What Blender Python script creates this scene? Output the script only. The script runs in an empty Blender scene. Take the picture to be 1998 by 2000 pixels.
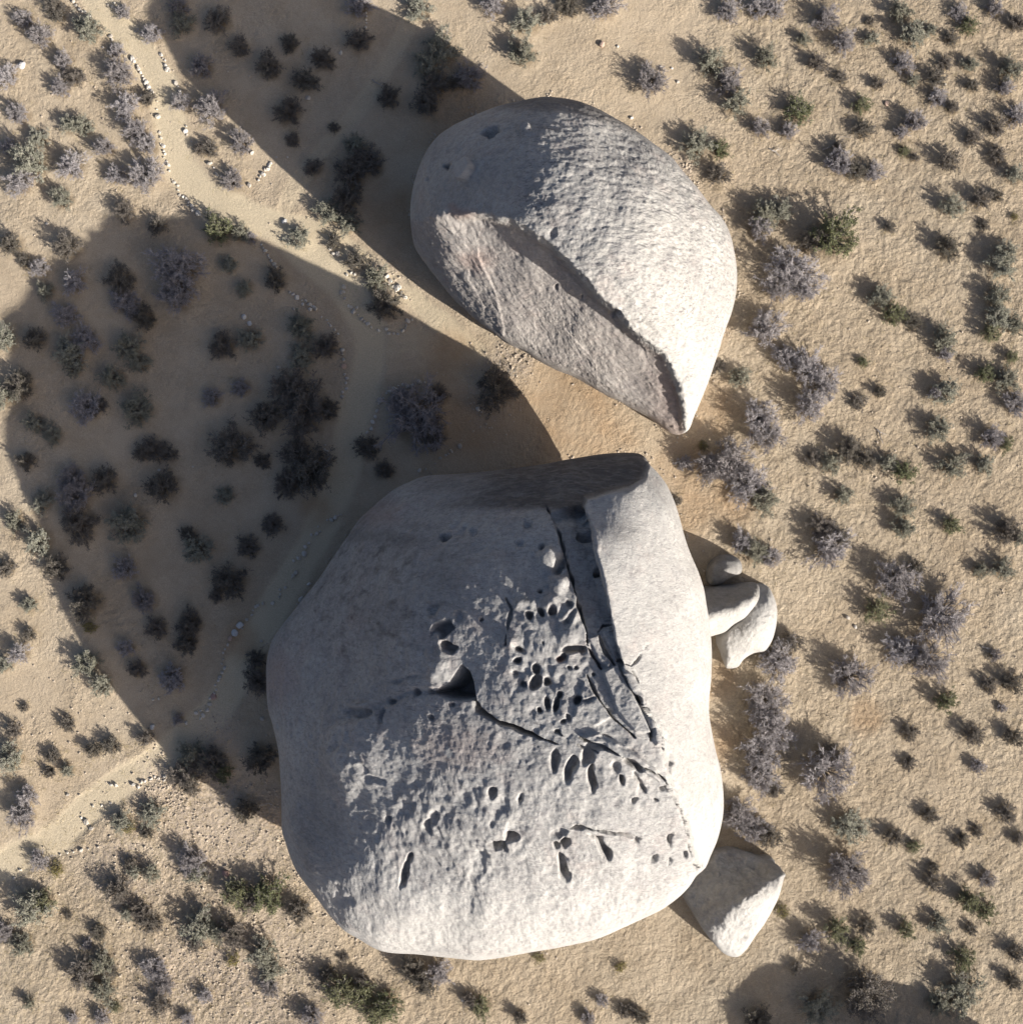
import bpy, math, random
import numpy as np
from mathutils import Vector

# ------------------------------------------------------------------ camera, sky, sun, exposure
CAM_H = 45.0                 # drone height over the ground (m)
FPX = 2025.0                 # focal length in photograph pixels (45 px per metre on the ground)
PW, PH = 1998.0, 2000.0
scene = bpy.context.scene
cam_data = bpy.data.cameras.new("camera")
cam = bpy.data.objects.new("camera", cam_data)
scene.collection.objects.link(cam)
cam.location = (0, 0, CAM_H)
cam.rotation_euler = (0, 0, 0)
cam_data.sensor_fit = 'VERTICAL'
cam_data.sensor_height = 24.0
cam_data.lens = 24.0 * FPX / PH
cam_data.clip_start = 0.5
cam_data.clip_end = 5000
scene.camera = cam

SUN_EL = math.radians(24.0)
SUN_H = np.array([0.82, -0.572]); SUN_H = SUN_H / np.linalg.norm(SUN_H)
world = bpy.data.worlds.new("World"); scene.world = world; world.use_nodes = True
wn = world.node_tree.nodes; wl = world.node_tree.links; wn.clear()
wout = wn.new('ShaderNodeOutputWorld'); wbg = wn.new('ShaderNodeBackground'); wsky = wn.new('ShaderNodeTexSky')
wsky.sky_type = 'NISHITA'; wsky.sun_disc = False
wsky.sun_elevation = SUN_EL
wsky.sun_rotation = math.atan2(SUN_H[0], SUN_H[1])
wsky.altitude = 0; wsky.air_density = 0.6; wsky.dust_density = 3.0; wsky.ozone_density = 1.0
wbg.inputs['Strength'].default_value = 0.070
wl.new(wsky.outputs[0], wbg.inputs[0]); wl.new(wbg.outputs[0], wout.inputs[0])
sun_d = bpy.data.lights.new("sun", 'SUN'); sun_d.energy = 4.4; sun_d.angle = math.radians(0.53)
sun_d.color = (1.0, 0.955, 0.885)
sun = bpy.data.objects.new("sun", sun_d); scene.collection.objects.link(sun)
Ldir = Vector((SUN_H[0] * math.cos(SUN_EL), SUN_H[1] * math.cos(SUN_EL), math.sin(SUN_EL)))
sun.rotation_euler = (-Ldir).to_track_quat('-Z', 'Y').to_euler()
sun.location = Ldir * 60
scene.view_settings.view_transform = 'Standard'
scene.view_settings.look = 'None'
scene.view_settings.gamma = 1.0
scene.view_settings.exposure = 1.04
try: scene.view_settings.use_curve_mapping = False
except Exception: pass
scene.render.engine = 'CYCLES'
scene.cycles.max_bounces = 5
scene.cycles.diffuse_bounces = 3
scene.cycles.use_denoising = True

rng = np.random.default_rng(11)
random.seed(11)
COL = scene.collection

# ------------------------------------------------------------------ helpers
def wx(px, z=0.0): return (np.asarray(px, float) - PW / 2) / FPX * (CAM_H - z)
def wy(py, z=0.0): return (PH / 2 - np.asarray(py, float)) / FPX * (CAM_H - z)

_P = np.random.default_rng(5).permutation(256); _P = np.concatenate([_P, _P, _P])
_G = np.random.default_rng(6).normal(size=(256, 3)); _G /= np.linalg.norm(_G, axis=1)[:, None]
def perlin(x, y, z):
    xi = np.floor(x).astype(int); yi = np.floor(y).astype(int); zi = np.floor(z).astype(int)
    xf = x - xi; yf = y - yi; zf = z - zi
    xi &= 255; yi &= 255; zi &= 255
    u = xf**3 * (xf * (xf * 6 - 15) + 10); v = yf**3 * (yf * (yf * 6 - 15) + 10); w = zf**3 * (zf * (zf * 6 - 15) + 10)
    r = 0
    for dx in (0, 1):
        for dy in (0, 1):
            a = _P[_P[xi + dx] + yi + dy]
            for dz in (0, 1):
                g = _G[_P[a + zi + dz]]
                d = g[..., 0] * (xf - dx) + g[..., 1] * (yf - dy) + g[..., 2] * (zf - dz)
                r = r + d * (u if dx else 1 - u) * (v if dy else 1 - v) * (w if dz else 1 - w)
    return r
def fbm(x, y, z, lam, octs=3, gain=0.5):
    s = 0; a = 1.0; f = 1.0 / lam
    for o in range(octs):
        s = s + a * perlin(x * f + 17.3 * o, y * f + 5.1 * o, z * f + 9.7 * o); a *= gain; f *= 2.03
    return s
def sstep(a, b, x):
    t = np.clip((x - a) / (b - a), 0, 1); return t * t * (3 - 2 * t)
def poly_dist(x, y, pts, closed=False):
    """distance and relative position along a polyline"""
    pts = np.array(pts, float); n = len(pts) if closed else len(pts) - 1
    best = np.full(np.shape(x), 1e9); tt = np.zeros(np.shape(x))
    for i in range(n):
        a = pts[i]; b = pts[(i + 1) % len(pts)]; d = b - a; L2 = (d @ d) + 1e-9
        t = np.clip(((x - a[0]) * d[0] + (y - a[1]) * d[1]) / L2, 0, 1)
        e = np.hypot(x - a[0] - t * d[0], y - a[1] - t * d[1])
        m = e < best; best = np.where(m, e, best); tt = np.where(m, (i + t) / n, tt)
    return best, tt
def inside(x, y, pts):
    pts = np.array(pts, float); r = np.zeros(np.shape(x), bool); n = len(pts); j = n - 1
    for i in range(n):
        xi, yi = pts[i]; xj, yj = pts[j]
        c = ((yi > y) != (yj > y)) & (x < (xj - xi) * (y - yi) / (yj - yi + 1e-12) + xi)
        r ^= c; j = i
    return r
def signed(x, y, pts):
    d, _ = poly_dist(x, y, pts, True); return np.where(inside(x, y, pts), d, -d)
class TPS:
    def __init__(self, pts):
        p = np.array(pts, float); self.c = p[:, :2] / 100.0; n = len(p)
        K = self._k(np.hypot(self.c[:, None, 0] - self.c[None, :, 0], self.c[:, None, 1] - self.c[None, :, 1]))
        A = np.zeros((n + 3, n + 3)); A[:n, :n] = K + 0.02 * np.eye(n); A[:n, n] = 1; A[:n, n + 1:] = self.c
        A[n, :n] = 1; A[n + 1:, :n] = self.c.T
        self.w = np.linalg.solve(A, np.concatenate([p[:, 2], [0, 0, 0]]))
    def _k(self, r): return np.where(r > 1e-6, r * r * np.log(np.maximum(r, 1e-6)), 0)
    def __call__(self, x, y):
        x = x / 100.0; y = y / 100.0; n = len(self.c); s = self.w[n] + self.w[n + 1] * x + self.w[n + 2] * y
        for i in range(n): s = s + self.w[i] * self._k(np.hypot(x - self.c[i, 0], y - self.c[i, 1]))
        return s

def make_mesh(name, verts, faces, smooth=True):
    """verts (n,3); faces: list of int arrays with shape (m,3) or (m,4)"""
    me = bpy.data.meshes.new(name); verts = np.asarray(verts, np.float32)
    if isinstance(faces, np.ndarray): faces = [faces]
    faces = [f for f in faces if len(f)]
    loops = np.concatenate([f.ravel() for f in faces]).astype(np.int32)
    sizes = np.concatenate([np.full(len(f), f.shape[1]) for f in faces]); starts = np.concatenate([[0], np.cumsum(sizes)[:-1]]).astype(np.int32)
    me.vertices.add(len(verts)); me.vertices.foreach_set('co', verts.ravel())
    me.loops.add(len(loops)); me.loops.foreach_set('vertex_index', loops)
    me.polygons.add(len(starts)); me.polygons.foreach_set('loop_start', starts)
    me.polygons.foreach_set('use_smooth', np.full(len(starts), smooth))
    me.update(calc_edges=True); return me
def set_attr(me, name, vals):
    a = me.attributes.new(name, 'FLOAT', 'POINT'); a.data.foreach_set('value', np.asarray(vals, np.float32).ravel())
def link(o, parent=None):
    COL.objects.link(o)
    if parent: o.parent = parent
    return o
def tag(o, label=None, cat=None, group=None, kind=None):
    if label: o['label'] = label
    if cat: o['category'] = cat
    if group: o['group'] = group
    if kind: o['kind'] = kind
    return o

# ------------------------------------------------------------------ materials
class NT:
    def __init__(self, name, rough=0.9, spec=0.2):
        self.m = bpy.data.materials.new(name); self.m.use_nodes = True
        self.t = self.m.node_tree; self.b = self.t.nodes['Principled BSDF']
        self.b.inputs['Roughness'].default_value = rough
        self.b.inputs['Specular IOR Level'].default_value = spec
        self.tc = self.t.nodes.new('ShaderNodeTexCoord')
    def l(self, a, b): self.t.links.new(a, b)
    def attr(self, n):
        a = self.t.nodes.new('ShaderNodeAttribute'); a.attribute_name = n; return a.outputs['Fac']
    def coord(self, scale=(1, 1, 1), rot=(0, 0, 0)):
        mp = self.t.nodes.new('ShaderNodeMapping'); mp.inputs['Scale'].default_value = scale; mp.inputs['Rotation'].default_value = rot
        self.l(self.tc.outputs['Object'], mp.inputs[0]); return mp.outputs[0]
    def noise(self, scale, detail=3, rough=0.55, vec=None, dist=0.0):
        n = self.t.nodes.new('ShaderNodeTexNoise'); n.inputs['Scale'].default_value = scale
        n.inputs['Detail'].default_value = detail; n.inputs['Roughness'].default_value = rough; n.inputs['Distortion'].default_value = dist
        self.l(vec if vec is not None else self.tc.outputs['Object'], n.inputs['Vector']); return n.outputs['Fac']
    def vor(self, scale, vec=None, feature='F1'):
        n = self.t.nodes.new('ShaderNodeTexVoronoi'); n.inputs['Scale'].default_value = scale; n.feature = feature
        self.l(vec if vec is not None else self.tc.outputs['Object'], n.inputs['Vector']); return n.outputs['Distance']
    def ramp(self, f, stops):
        r = self.t.nodes.new('ShaderNodeValToRGB'); e = r.color_ramp.elements
        while len(e) < len(stops): e.new(0.5)
        for q, (p, c) in zip(e, stops): q.position = p; q.color = (c, c, c, 1) if np.isscalar(c) else (*c, 1)
        self.l(f, r.inputs[0]); return r.outputs[0]
    def mix(self, f, a, b, mode='MIX'):
        n = self.t.nodes.new('ShaderNodeMix'); n.data_type = 'RGBA'; n.blend_type = mode
        for s, v in ((n.inputs[0], f), (n.inputs[6], a), (n.inputs[7], b)):
            if isinstance(v, (int, float)): s.default_value = v
            elif isinstance(v, tuple): s.default_value = (*v, 1)
            else: self.l(v, s)
        return n.outputs[2]
    def math(self, op, a, b=0.0):
        n = self.t.nodes.new('ShaderNodeMath'); n.operation = op
        for s, v in zip(n.inputs, (a, b)):
            if isinstance(v, (int, float)): s.default_value = v
            else: self.l(v, s)
        return n.outputs[0]
    def bump(self, h, strength, dist, nrm=None):
        n = self.t.nodes.new('ShaderNodeBump'); n.inputs['Strength'].default_value = strength; n.inputs['Distance'].default_value = dist
        self.l(h, n.inputs['Height'])
        if nrm is not None: self.l(nrm, n.inputs['Normal'])
        return n.outputs[0]
    def rnd(self):
        n = self.t.nodes.new('ShaderNodeObjectInfo'); return n.outputs['Random']
    def done(self, col, nrm=None):
        self.l(col, self.b.inputs['Base Color'])
        if nrm is not None: self.l(nrm, self.b.inputs['Normal'])
        return self.m

def rock_material(name, light, mid, fleck_rot=0.3, fleck=0.5):
    k = NT(name, 0.88, 0.25)
    c = k.mix(k.ramp(k.noise(0.45, 5, 0.6), [(0.32, 0.0), (0.68, 1.0)]), mid, light)
    # blotches of lichen and iron stain
    c = k.mix(k.math('MULTIPLY', k.ramp(k.noise(1.3, 6, 0.7, dist=0.6), [(0.50, 0.0), (0.70, 1.0)]), 0.55), c, (0.215, 0.205, 0.205))
    c = k.mix(k.math('MULTIPLY', k.ramp(k.noise(0.8, 5, 0.65), [(0.55, 0.0), (0.75, 1.0)]), 0.28), c, (0.42, 0.31, 0.27))
    c = k.mix(0.5, c, k.mix(1.0, c, k.ramp(k.noise(5.5, 6, 0.75), [(0.34, 0.62), (0.62, 1.18)]), 'MULTIPLY'))
    # flaky dark flecks
    v = k.coord((2.2, 7.0, 4.0), (0, 0, fleck_rot))
    fl = k.ramp(k.noise(1.6, 6, 0.72, v, 0.8), [(0.52, 0.0), (0.62, 1.0)])
    c = k.mix(k.math('MULTIPLY', fl, k.math('MULTIPLY', k.attr('fleck'), fleck)), c, (0.13, 0.12, 0.125))
    # crystals
    c = k.mix(0.35, c, k.mix(1.0, c, k.ramp(k.noise(34, 3, 0.7), [(0.3, 0.45), (0.62, 1.25)]), 'MULTIPLY'))
    # desert varnish streaks and painted shade, iron red, pale rock and painted sunlight
    st = k.ramp(k.noise(1.0, 6, 0.7, k.coord((1.3, 5.0, 3.0), (0, 0, 0.08)), 0.9), [(0.30, 0.55), (0.55, 1.0)])
    c = k.mix(k.math('MULTIPLY', k.attr('varnish_shade'), st), c, (0.090, 0.082, 0.078))
    c = k.mix(k.math('MULTIPLY', k.attr('rust'), 0.7), c, (0.30, 0.15, 0.105))
    c = k.mix(k.math('MULTIPLY', k.attr('pale_lit'), 0.55), c, (0.475, 0.458, 0.430))
    n = k.bump(k.noise(9, 6, 0.75), 0.6, 0.06)
    n = k.bump(k.noise(1.6, 5, 0.7, v, 0.8), 0.45, 0.08, n)
    n = k.bump(k.noise(38, 2, 0.6), 0.35, 0.02, n)
    return k.done(c, n)

def ground_material():
    k = NT('sandy_soil', 0.95, 0.1)
    c = k.mix(k.ramp(k.noise(0.12, 4, 0.6), [(0.35, 0.0), (0.65, 1.0)]), (0.440, 0.352, 0.250), (0.475, 0.392, 0.288))
    c = k.mix(k.math('MULTIPLY', k.ramp(k.noise(0.55, 7, 0.72), [(0.44, 0.0), (0.66, 1.0)]), 0.55), c, (0.35, 0.272, 0.183))
    c = k.mix(k.attr('trail'), c, (0.530, 0.443, 0.312))
    c = k.mix(k.math('MULTIPLY', k.attr('orange'), k.ramp(k.noise(0.9, 5, 0.65), [(0.25, 0.25), (0.65, 0.75)])), c, (0.375, 0.255, 0.150))
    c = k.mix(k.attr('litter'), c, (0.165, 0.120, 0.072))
    c = k.mix(k.math('MULTIPLY', k.attr('gravel'), k.ramp(k.noise(9, 4, 0.7), [(0.42, 0.0), (0.6, 1.0)])), c, (0.44, 0.36, 0.285))
    # coarse grains
    c = k.mix(0.6, c, k.mix(1.0, c, k.ramp(k.noise(26, 4, 0.75), [(0.30, 0.55), (0.66, 1.25)]), 'MULTIPLY'))
    c = k.mix(k.ramp(k.noise(14, 3, 0.7), [(0.66, 0.0), (0.72, 0.8)]), c, (0.47, 0.40, 0.31))
    n = k.bump(k.math('MULTIPLY', k.noise(4.4, 6, 0.64), k.attr('rough')), 1.0, 0.23)
    n = k.bump(k.noise(9, 4, 0.65), 0.5, 0.05, n)
    n = k.bump(k.noise(36, 3, 0.65), 0.5, 0.02, n)
    return k.done(c, n)

def plant_material(name, a, b, rough=0.9, trans=0.0):
    k = NT(name, rough, 0.15)
    c = k.mix(k.rnd(), a, b)
    c = k.mix(0.55, c, k.mix(1.0, c, k.ramp(k.noise(5.0, 3, 0.6), [(0.3, 0.5), (0.7, 1.45)]), 'MULTIPLY'))
    return k.done(c)

def stone_material():
    k = NT('pale_stone', 0.85, 0.25)
    c = k.mix(k.rnd(), (0.46, 0.41, 0.345), (0.62, 0.575, 0.51))
    c = k.mix(0.5, c, k.mix(1.0, c, k.ramp(k.noise(9, 4, 0.7), [(0.3, 0.55), (0.66, 1.2)]), 'MULTIPLY'))
    return k.done(c, k.bump(k.noise(18, 4, 0.7), 0.5, 0.03))
def flat_stone_material(name, col):
    k = NT(name, 0.85, 0.25)
    c = k.mix(0.5, col, k.mix(1.0, col, k.ramp(k.noise(9, 4, 0.7), [(0.3, 0.55), (0.66, 1.2)]), 'MULTIPLY'))
    return k.done(c, k.bump(k.noise(18, 4, 0.7), 0.5, 0.03))

M_BIG = rock_material('weathered_granite', (0.420, 0.405, 0.382), (0.335, 0.323, 0.308), 0.2, 0.7)
M_UP = rock_material('flaky_granite', (0.415, 0.397, 0.368), (0.335, 0.320, 0.298), -0.12, 1.0)
M_SMALL = rock_material('smooth_granite', (0.40, 0.382, 0.352), (0.28, 0.268, 0.250), 0.6, 0.7)
M_GROUND = ground_material()
M_STONE = stone_material()
M_GRAVEL = flat_stone_material('gravel', (0.46, 0.385, 0.30))
M_PTWIG = plant_material('lavender_grey_twigs', (0.385, 0.358, 0.358), (0.255, 0.230, 0.222))
M_BARK = plant_material('shrub_bark', (0.25, 0.225, 0.205), (0.16, 0.14, 0.125))
M_SAGE = plant_material('sage_leaves', (0.315, 0.308, 0.240), (0.245, 0.235, 0.175))
M_GREEN = plant_material('green_leaves', (0.140, 0.150, 0.075), (0.195, 0.190, 0.105))
M_DARK = plant_material('dark_leaves', (0.125, 0.112, 0.085), (0.175, 0.150, 0.125))
M_YEL = plant_material('yellow_leaves', (0.25, 0.21, 0.065), (0.19, 0.165, 0.060))
M_STRAW = plant_material('straw', (0.36, 0.29, 0.16), (0.30, 0.25, 0.13))
M_DEAD = plant_material('dead_wood', (0.36, 0.33, 0.30), (0.30, 0.27, 0.24))

# ------------------------------------------------------------------ shrub table: x y radius kind (photo pixels of the crown)
# P bare lavender-grey twigs, S grey-green sage, G green, D dark dense, Y yellowish
SHRUBS = """
44 34 20 P;78 66 25 P;104 8 22 D;114 32 13 D;172 54 27 S;241 23 16 P;295 66 20 P;347 10 23 P;355 42 23 S;425 36 26 D;466 89 20 D
228 98 17 P;231 140 28 P;394 127 24 P;124 117 21 P;145 150 20 D;117 168 22 P;13 145 22 P;31 218 25 P;246 207 24 P;290 192 17 D;352 199 22 P;412 207 28 P
135 240 20 S;160 244 19 S;73 267 20 S;264 254 25 P;288 280 22 P;202 288 23 P;390 289 15 D;410 290 17 D;472 277 22 P;57 315 34 S;39 355 26 P;16 285 18 P;140 321 28 P
225 339 18 P;242 350 12 P;285 339 29 P;453 350 24 P;119 386 26 S;244 412 21 D;306 438 19 D;132 479 30 D;21 474 25 D;425 446 32 G;470 455 20 S;488 463 14 P
702 8 24 P;816 13 25 S;964 6 20 P;702 75 26 D;523 127 28 D;567 83 19 D;630 114 25 D;596 155 24 D;562 215 27 D;570 272 15 D;653 249 11 D;759 187 22 D
860 91 36 S;834 124 27 S;917 145 30 P;855 161 27 D;834 199 25 D;888 160 20 D;694 282 25 S;687 332 37 D;720 311 32 D;611 326 20 D;679 389 28 D;645 414 26 S;679 433 22 S;653 471 16 D;583 461 24 S
1030 41 26 S;1070 28 17 D;1106 5 22 D;1181 8 28 P;1023 101 28 S;1117 23 13 D;1275 153 29 P;1425 18 24 P;1482 13 22 P;1389 117 26 S;1425 155 28 P;1440 197 26 S;1487 249 20 P
1363 280 29 S;1407 290 22 G;1404 339 21 D;1484 446 24 P;1498 110 24 S
1514 16 20 P;1615 34 24 P;1571 75 14 S;1651 80 24 P;1599 122 20 D;1760 21 22 S;1700 39 11 D;1703 75 15 S;1786 65 26 S;1819 57 14 S;1874 21 18 P;1894 49 20 G;1944 13 19 P;1859 73 16 D;1990 44 18 D
1767 122 22 P;1848 122 16 D;1897 124 18 S;1977 135 24 S;1962 171 20 P;1643 148 14 D;1716 163 15 D;1783 155 13 S;1830 150 17 D;1900 166 15 D;1563 213 29 G;1542 254 19 P;1685 202 22 G;1690 251 22 D
1788 236 22 P;1832 187 20 P;1861 210 15 D;1762 257 14 P;1946 246 19 D;1988 225 22 P;1900 267 17 D;1949 300 20 D;1856 313 20 D;1767 293 13 G;1788 306 10 D;1982 339 22 S;1640 315 26 P;1672 334 24 D;1706 334 22 P;1640 287 14 D
1861 401 21 S;1918 389 21 D;1946 381 14 D;1739 443 12 D;1923 438 13 D;1982 422 9 Y;1853 482 26 D;1964 492 22 S
1492 420 26 S;1524 412 25 S;1634 455 52 G;1590 470 26 D;1549 525 42 P;1516 566 25 P;1574 563 26 P;1959 520 28 S;1724 577 26 S;1745 612 22 G;1785 627 18 D;1847 662 25 S;1850 690 16 P
1950 580 25 S;1950 616 27 S;1937 648 20 G;1984 633 19 S;1499 639 34 P;1533 695 25 P;1577 714 34 P;1611 748 30 P;1586 791 28 P;1686 707 12 G;1447 735 22 S;1484 813 30 P;1502 848 30 P
1720 766 14 D;1679 785 18 D;1977 698 15 G;1925 729 22 G;1968 741 24 S;1850 763 25 S;1828 766 17 P;1987 788 27 P;1835 838 23 S;1940 853 26 P;1966 868 16 G
1425 897 42 P;1462 943 38 P;1493 974 28 S;1395 915 30 P;1586 897 18 D;1624 903 22 S;1658 878 25 D;1692 897 23 D;1769 922 22 G;1735 903 17 S;1648 968 22 S;1866 909 28 S;1925 906 22 S;1766 990 24 S
1608 1030 26 D;1623 1073 36 P;1642 1048 22 D;1768 1032 24 S;1861 1026 19 G;1970 1039 25 D;1990 1050 16 S;1916 1114 18 S;1960 1111 23 S;1755 1135 33 P;1791 1111 20 D;1716 1191 25 G;1848 1207 54 P;1766 1274 33 P;1820 1292 34 P
1665 1323 40 P;1848 1370 22 G;1944 1280 14 P;1934 1339 17 D;1980 1334 22 D;1957 1383 10 P;1779 1432 18 D;1903 1437 22 D;1626 1474 26 D;1980 1440 19 D;1776 1492 14 D;1910 1497 16 P
1449 1058 22 P;1476 1079 28 S;1507 1089 24 P;1524 1292 38 P;1545 1255 24 D;1497 1373 42 P;1506 1420 40 P;1491 1470 36 P;1488 1515 32 P;1515 1545 18 D;1440 1590 32 P;1470 1620 32 P;1505 1636 24 D
1615 1510 46 P;1662 1615 32 S;1656 1708 46 P;1748 1636 17 D;1785 1654 16 G;1817 1594 20 D;1879 1643 18 D;1911 1625 13 D;1969 1590 22 D;1991 1640 15 D;1821 1723 18 D;1824 1694 11 D;1929 1719 20 P;1893 1759 24 G;1926 1781 18 G
1636 1817 24 G;1694 1813 18 D;1676 1850 18 G;1586 1839 24 P;1531 1781 15 Y;1770 1817 17 G;1835 1806 20 S;1897 1817 12 D;1882 1875 23 G;1882 1944 40 S;1835 1965 24 S;1987 1864 18 D;1980 1918 19 D;1557 1893 13 D;1690 1943 50 D;1600 1970 32 S;1481 1996 24 D
17 1484 30 S;103 1478 16 D;97 1510 13 D;131 1504 14 S;182 1467 19 D;217 1456 18 D;54 1555 19 P;43 1595 27 P;373 1478 28 S;360 1512 28 D;413 1490 32 D;436 1510 22 G;372 1536 24 D;507 1484 32 D
296 1592 24 S;237 1604 20 S;288 1627 13 D;254 1618 15 Y;479 1584 28 D;77 1681 22 P;111 1698 14 Y;256 1686 14 D;296 1706 20 S;262 1703 16 S;234 1741 26 D;274 1780 22 D;292 1805 25 D;248 1783 16 S
376 1684 25 P;384 1708 22 S;462 1746 31 G;521 1749 35 G;488 1762 24 D;60 1775 31 S;85 1760 22 G;40 1849 26 S;6 1823 19 P;134 1789 9 D;191 1823 18 D;168 1846 11 P;199 1880 24 S;160 1906 28 D;199 1936 28 S;219 1897 15 D
302 1895 24 P;322 1925 22 P;313 1966 24 D;390 1809 30 S;456 1829 29 D;385 1843 20 D;427 1822 24 S;456 1875 15 Y;402 1946 18 P;513 1863 27 S;527 1932 23 P;533 1897 20 S;142 1991 13 P;199 1989 17 P;57 1960 13 S;365 1994 17 P;225 1969 13 G
584 1781 25 D;672 1872 12 D;638 1906 20 D;706 1915 16 D;664 1938 30 G;706 1948 31 G;758 1963 32 G;735 1980 26 G;610 1989 24 P;806 1901 26 D;858 1901 26 P;832 1924 22 D;940 1969 24 G;917 1952 15 D;1053 1872 13 Y;1211 1889 12 Y;1176 1955 14 P;1222 1975 17 D;1252 1988 20 D;1018 1988 17 D;1148 1990 18 P
26 1017 22 S;71 1057 30 S;108 1108 28 D;154 1028 36 D;248 1022 40 S;242 1111 26 P;385 1074 29 S;368 1045 18 D;484 1068 26 D;447 1137 34 D;422 1162 17 D;165 1177 35 D;174 1225 14 Y;279 1171 26 P;305 1228 24 D;368 1219 30 D;362 1256 24 D;37 1276 22 P;6 1299 20 S;57 1182 16 S;57 1239 13 D
245 1265 16 P;268 1308 20 D;336 1328 31 P;171 1296 24 S;197 1336 22 S;131 1416 16 D;26 1427 19 D;48 1382 9 D;285 1442 16 D;11 1111 20 D;348 1405 13 P;499 1330 30 D;500 1285 20 D;530 1023 22 D
75 523 21 P;47 508 15 D;145 549 22 P;88 567 18 S;233 544 28 D;244 591 27 P;280 619 26 D;347 521 44 P;347 570 38 P;448 516 17 S;477 562 20 S;127 614 23 P;67 661 26 D;168 663 26 P;135 687 32 S;145 715 22 S;249 676 28 S;269 707 22 S;218 738 25 S
433 674 29 D;487 661 28 S;39 754 28 D;5 772 24 S;5 660 22 S;166 795 29 P;192 793 18 D;267 800 33 S;67 826 22 S;101 850 22 S;469 756 20 P;412 775 22 P;298 876 22 D;329 886 19 D;277 886 18 D;49 901 20 D;451 870 42 D;140 935 26 P;202 938 26 D;145 971 32 P;316 951 36 D;440 966 19 S;83 979 24 S
538 545 23 D;695 508 20 D;735 542 26 S;752 594 31 D;587 636 28 S;638 676 25 D;587 696 29 S;592 799 54 D;564 756 32 D;521 813 32 D;644 799 22 D;513 901 16 D;812 813 52 P;786 787 32 P;854 770 25 D;843 844 30 D;715 873 28 D;749 918 23 D;609 918 44 D;578 884 28 D;970 760 37 D;564 944 32 D
1338 905 16 P;1322 978 12 D;1402 715 12 D;1372 870 12 Y
"""
KINDS = {'P': 'twiggy_shrub', 'S': 'sagebrush', 'G': 'green_shrub', 'D': 'dark_shrub', 'Y': 'yellow_bush'}
shrubs = []
for row in SHRUBS.strip().replace('\n', ';').split(';'):
    a = row.split(); shrubs.append((float(a[0]), float(a[1]), float(a[2]), a[3]))

# ------------------------------------------------------------------ ground
TRAILS = [([(150, -60), (215, 25), (270, 100), (318, 170), (335, 240), (350, 320), (390, 375), (450, 405), (540, 440), (620, 510), (690, 580), (725, 650), (715, 740), (690, 820), (680, 900), (655, 970), (610, 1060), (555, 1150), (510, 1230), (470, 1310), (430, 1380), (360, 1450), (270, 1510), (190, 1570), (110, 1640), (30, 1680), (-90, 1720)], 29, 1.0),
          ([(810, 30), (765, 110), (720, 190), (660, 260), (600, 330), (560, 400), (540, 440)], 15, .45),
          ([(540, 430), (640, 455), (740, 530), (840, 610), (930, 690)], 17, .8),
          ([(720, 680), (800, 660), (890, 700), (960, 780)], 22, .45),
          ([(190, 1590), (260, 1650), (340, 1675)], 11, .4)]
ORANGE = [(1110, 800, 130), (1180, 850, 70), (1385, 800, 75), (1340, 910, 70), (1350, 1000, 60), (1400, 1330, 45), (1405, 1450, 50), (880, 690, 60), (900, 230, 90), (780, 420, 70), (930, 830, 80), (1690, 1400, 40), (540, 1590, 40), (1390, 640, 45), (1420, 980, 60), (620, 1000, 40), (470, 1250, 45)]
GRAVEL = [(430, 1620, 150), (500, 1880, 140), (350, 1900, 100), (330, 1540, 70), (960, 770, 60), (1000, 700, 50), (745, 545, 45), (560, 1990, 90), (1330, 330, 30), (420, 1440, 60), (250, 1700, 90)]
ORIGIN_MASKS = {}
def blob(x, y, lst):
    s = np.zeros(np.shape(x))
    for (a, b, r) in lst: s = np.maximum(s, sstep(1.35, 0.35, np.hypot(x - a, y - b) / r))
    return s
def ground_fields(X, Y):
    px = X * 45 + PW / 2; py = PH / 2 - Y * 45
    z0 = np.zeros_like(X)
    wob = fbm(X, Y, z0 + 3, 1.2, 3) * 14
    tr = np.zeros_like(X)
    for pts, hw, wt in TRAILS:
        d, _ = poly_dist(px, py, pts); tr = np.maximum(tr, wt * sstep(hw * 1.25 + 3, hw * 0.75, d + wob * 0.6))
    org = np.clip(blob(px, py, ORANGE) + fbm(X, Y, z0, 1.5, 3) * 0.35 - 0.05, 0, 1) * (blob(px, py, ORANGE) > 0)
    grv = np.clip(blob(px, py, GRAVEL) + fbm(X, Y, z0 + 7, 1.3, 3) * 0.5, 0, 1) * (blob(px, py, GRAVEL) > 0)
    rough = np.clip(sstep(1280, 1560, px + wob * 6) * 1.0 + sstep(1500, 1800, py + wob * 6) * 0.7 + 0.30 + fbm(X, Y, z0 + 1, 2.6, 3) * 0.8, 0.12, 1.2)
    rough = rough * (1 - 0.9 * tr)
    h = fbm(X, Y, z0, 7.0, 3) * 0.10 + fbm(X, Y, z0 + 2, 1.6, 2) * 0.045 * (0.4 + 0.6 * rough)
    l1 = fbm(X, Y, z0 + 4, 0.42, 3, 0.6); l2 = np.abs(fbm(X * 1.0, Y * 1.3, z0 + 6, 0.30, 2, 0.6))
    h = h + rough * (l1 * 0.040 - l2 * 0.040) + grv * np.abs(fbm(X, Y, z0 + 8, 0.22, 2)) * 0.07 - 0.006 * tr
    return h, tr, org, grv, rough
xs = np.concatenate([-25 - np.geomspace(2000, 0.4, 26), np.linspace(-25, 25, 760), 25 + np.geomspace(0.4, 2000, 26)])
NX = len(xs)
GX, GY = np.meshgrid(xs, xs)
GH, gtr, gorg, ggrv, grough = ground_fields(GX, GY)
fade = sstep(60, 26, np.maximum(np.abs(GX), np.abs(GY)))
glit = np.zeros_like(GX)
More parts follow.
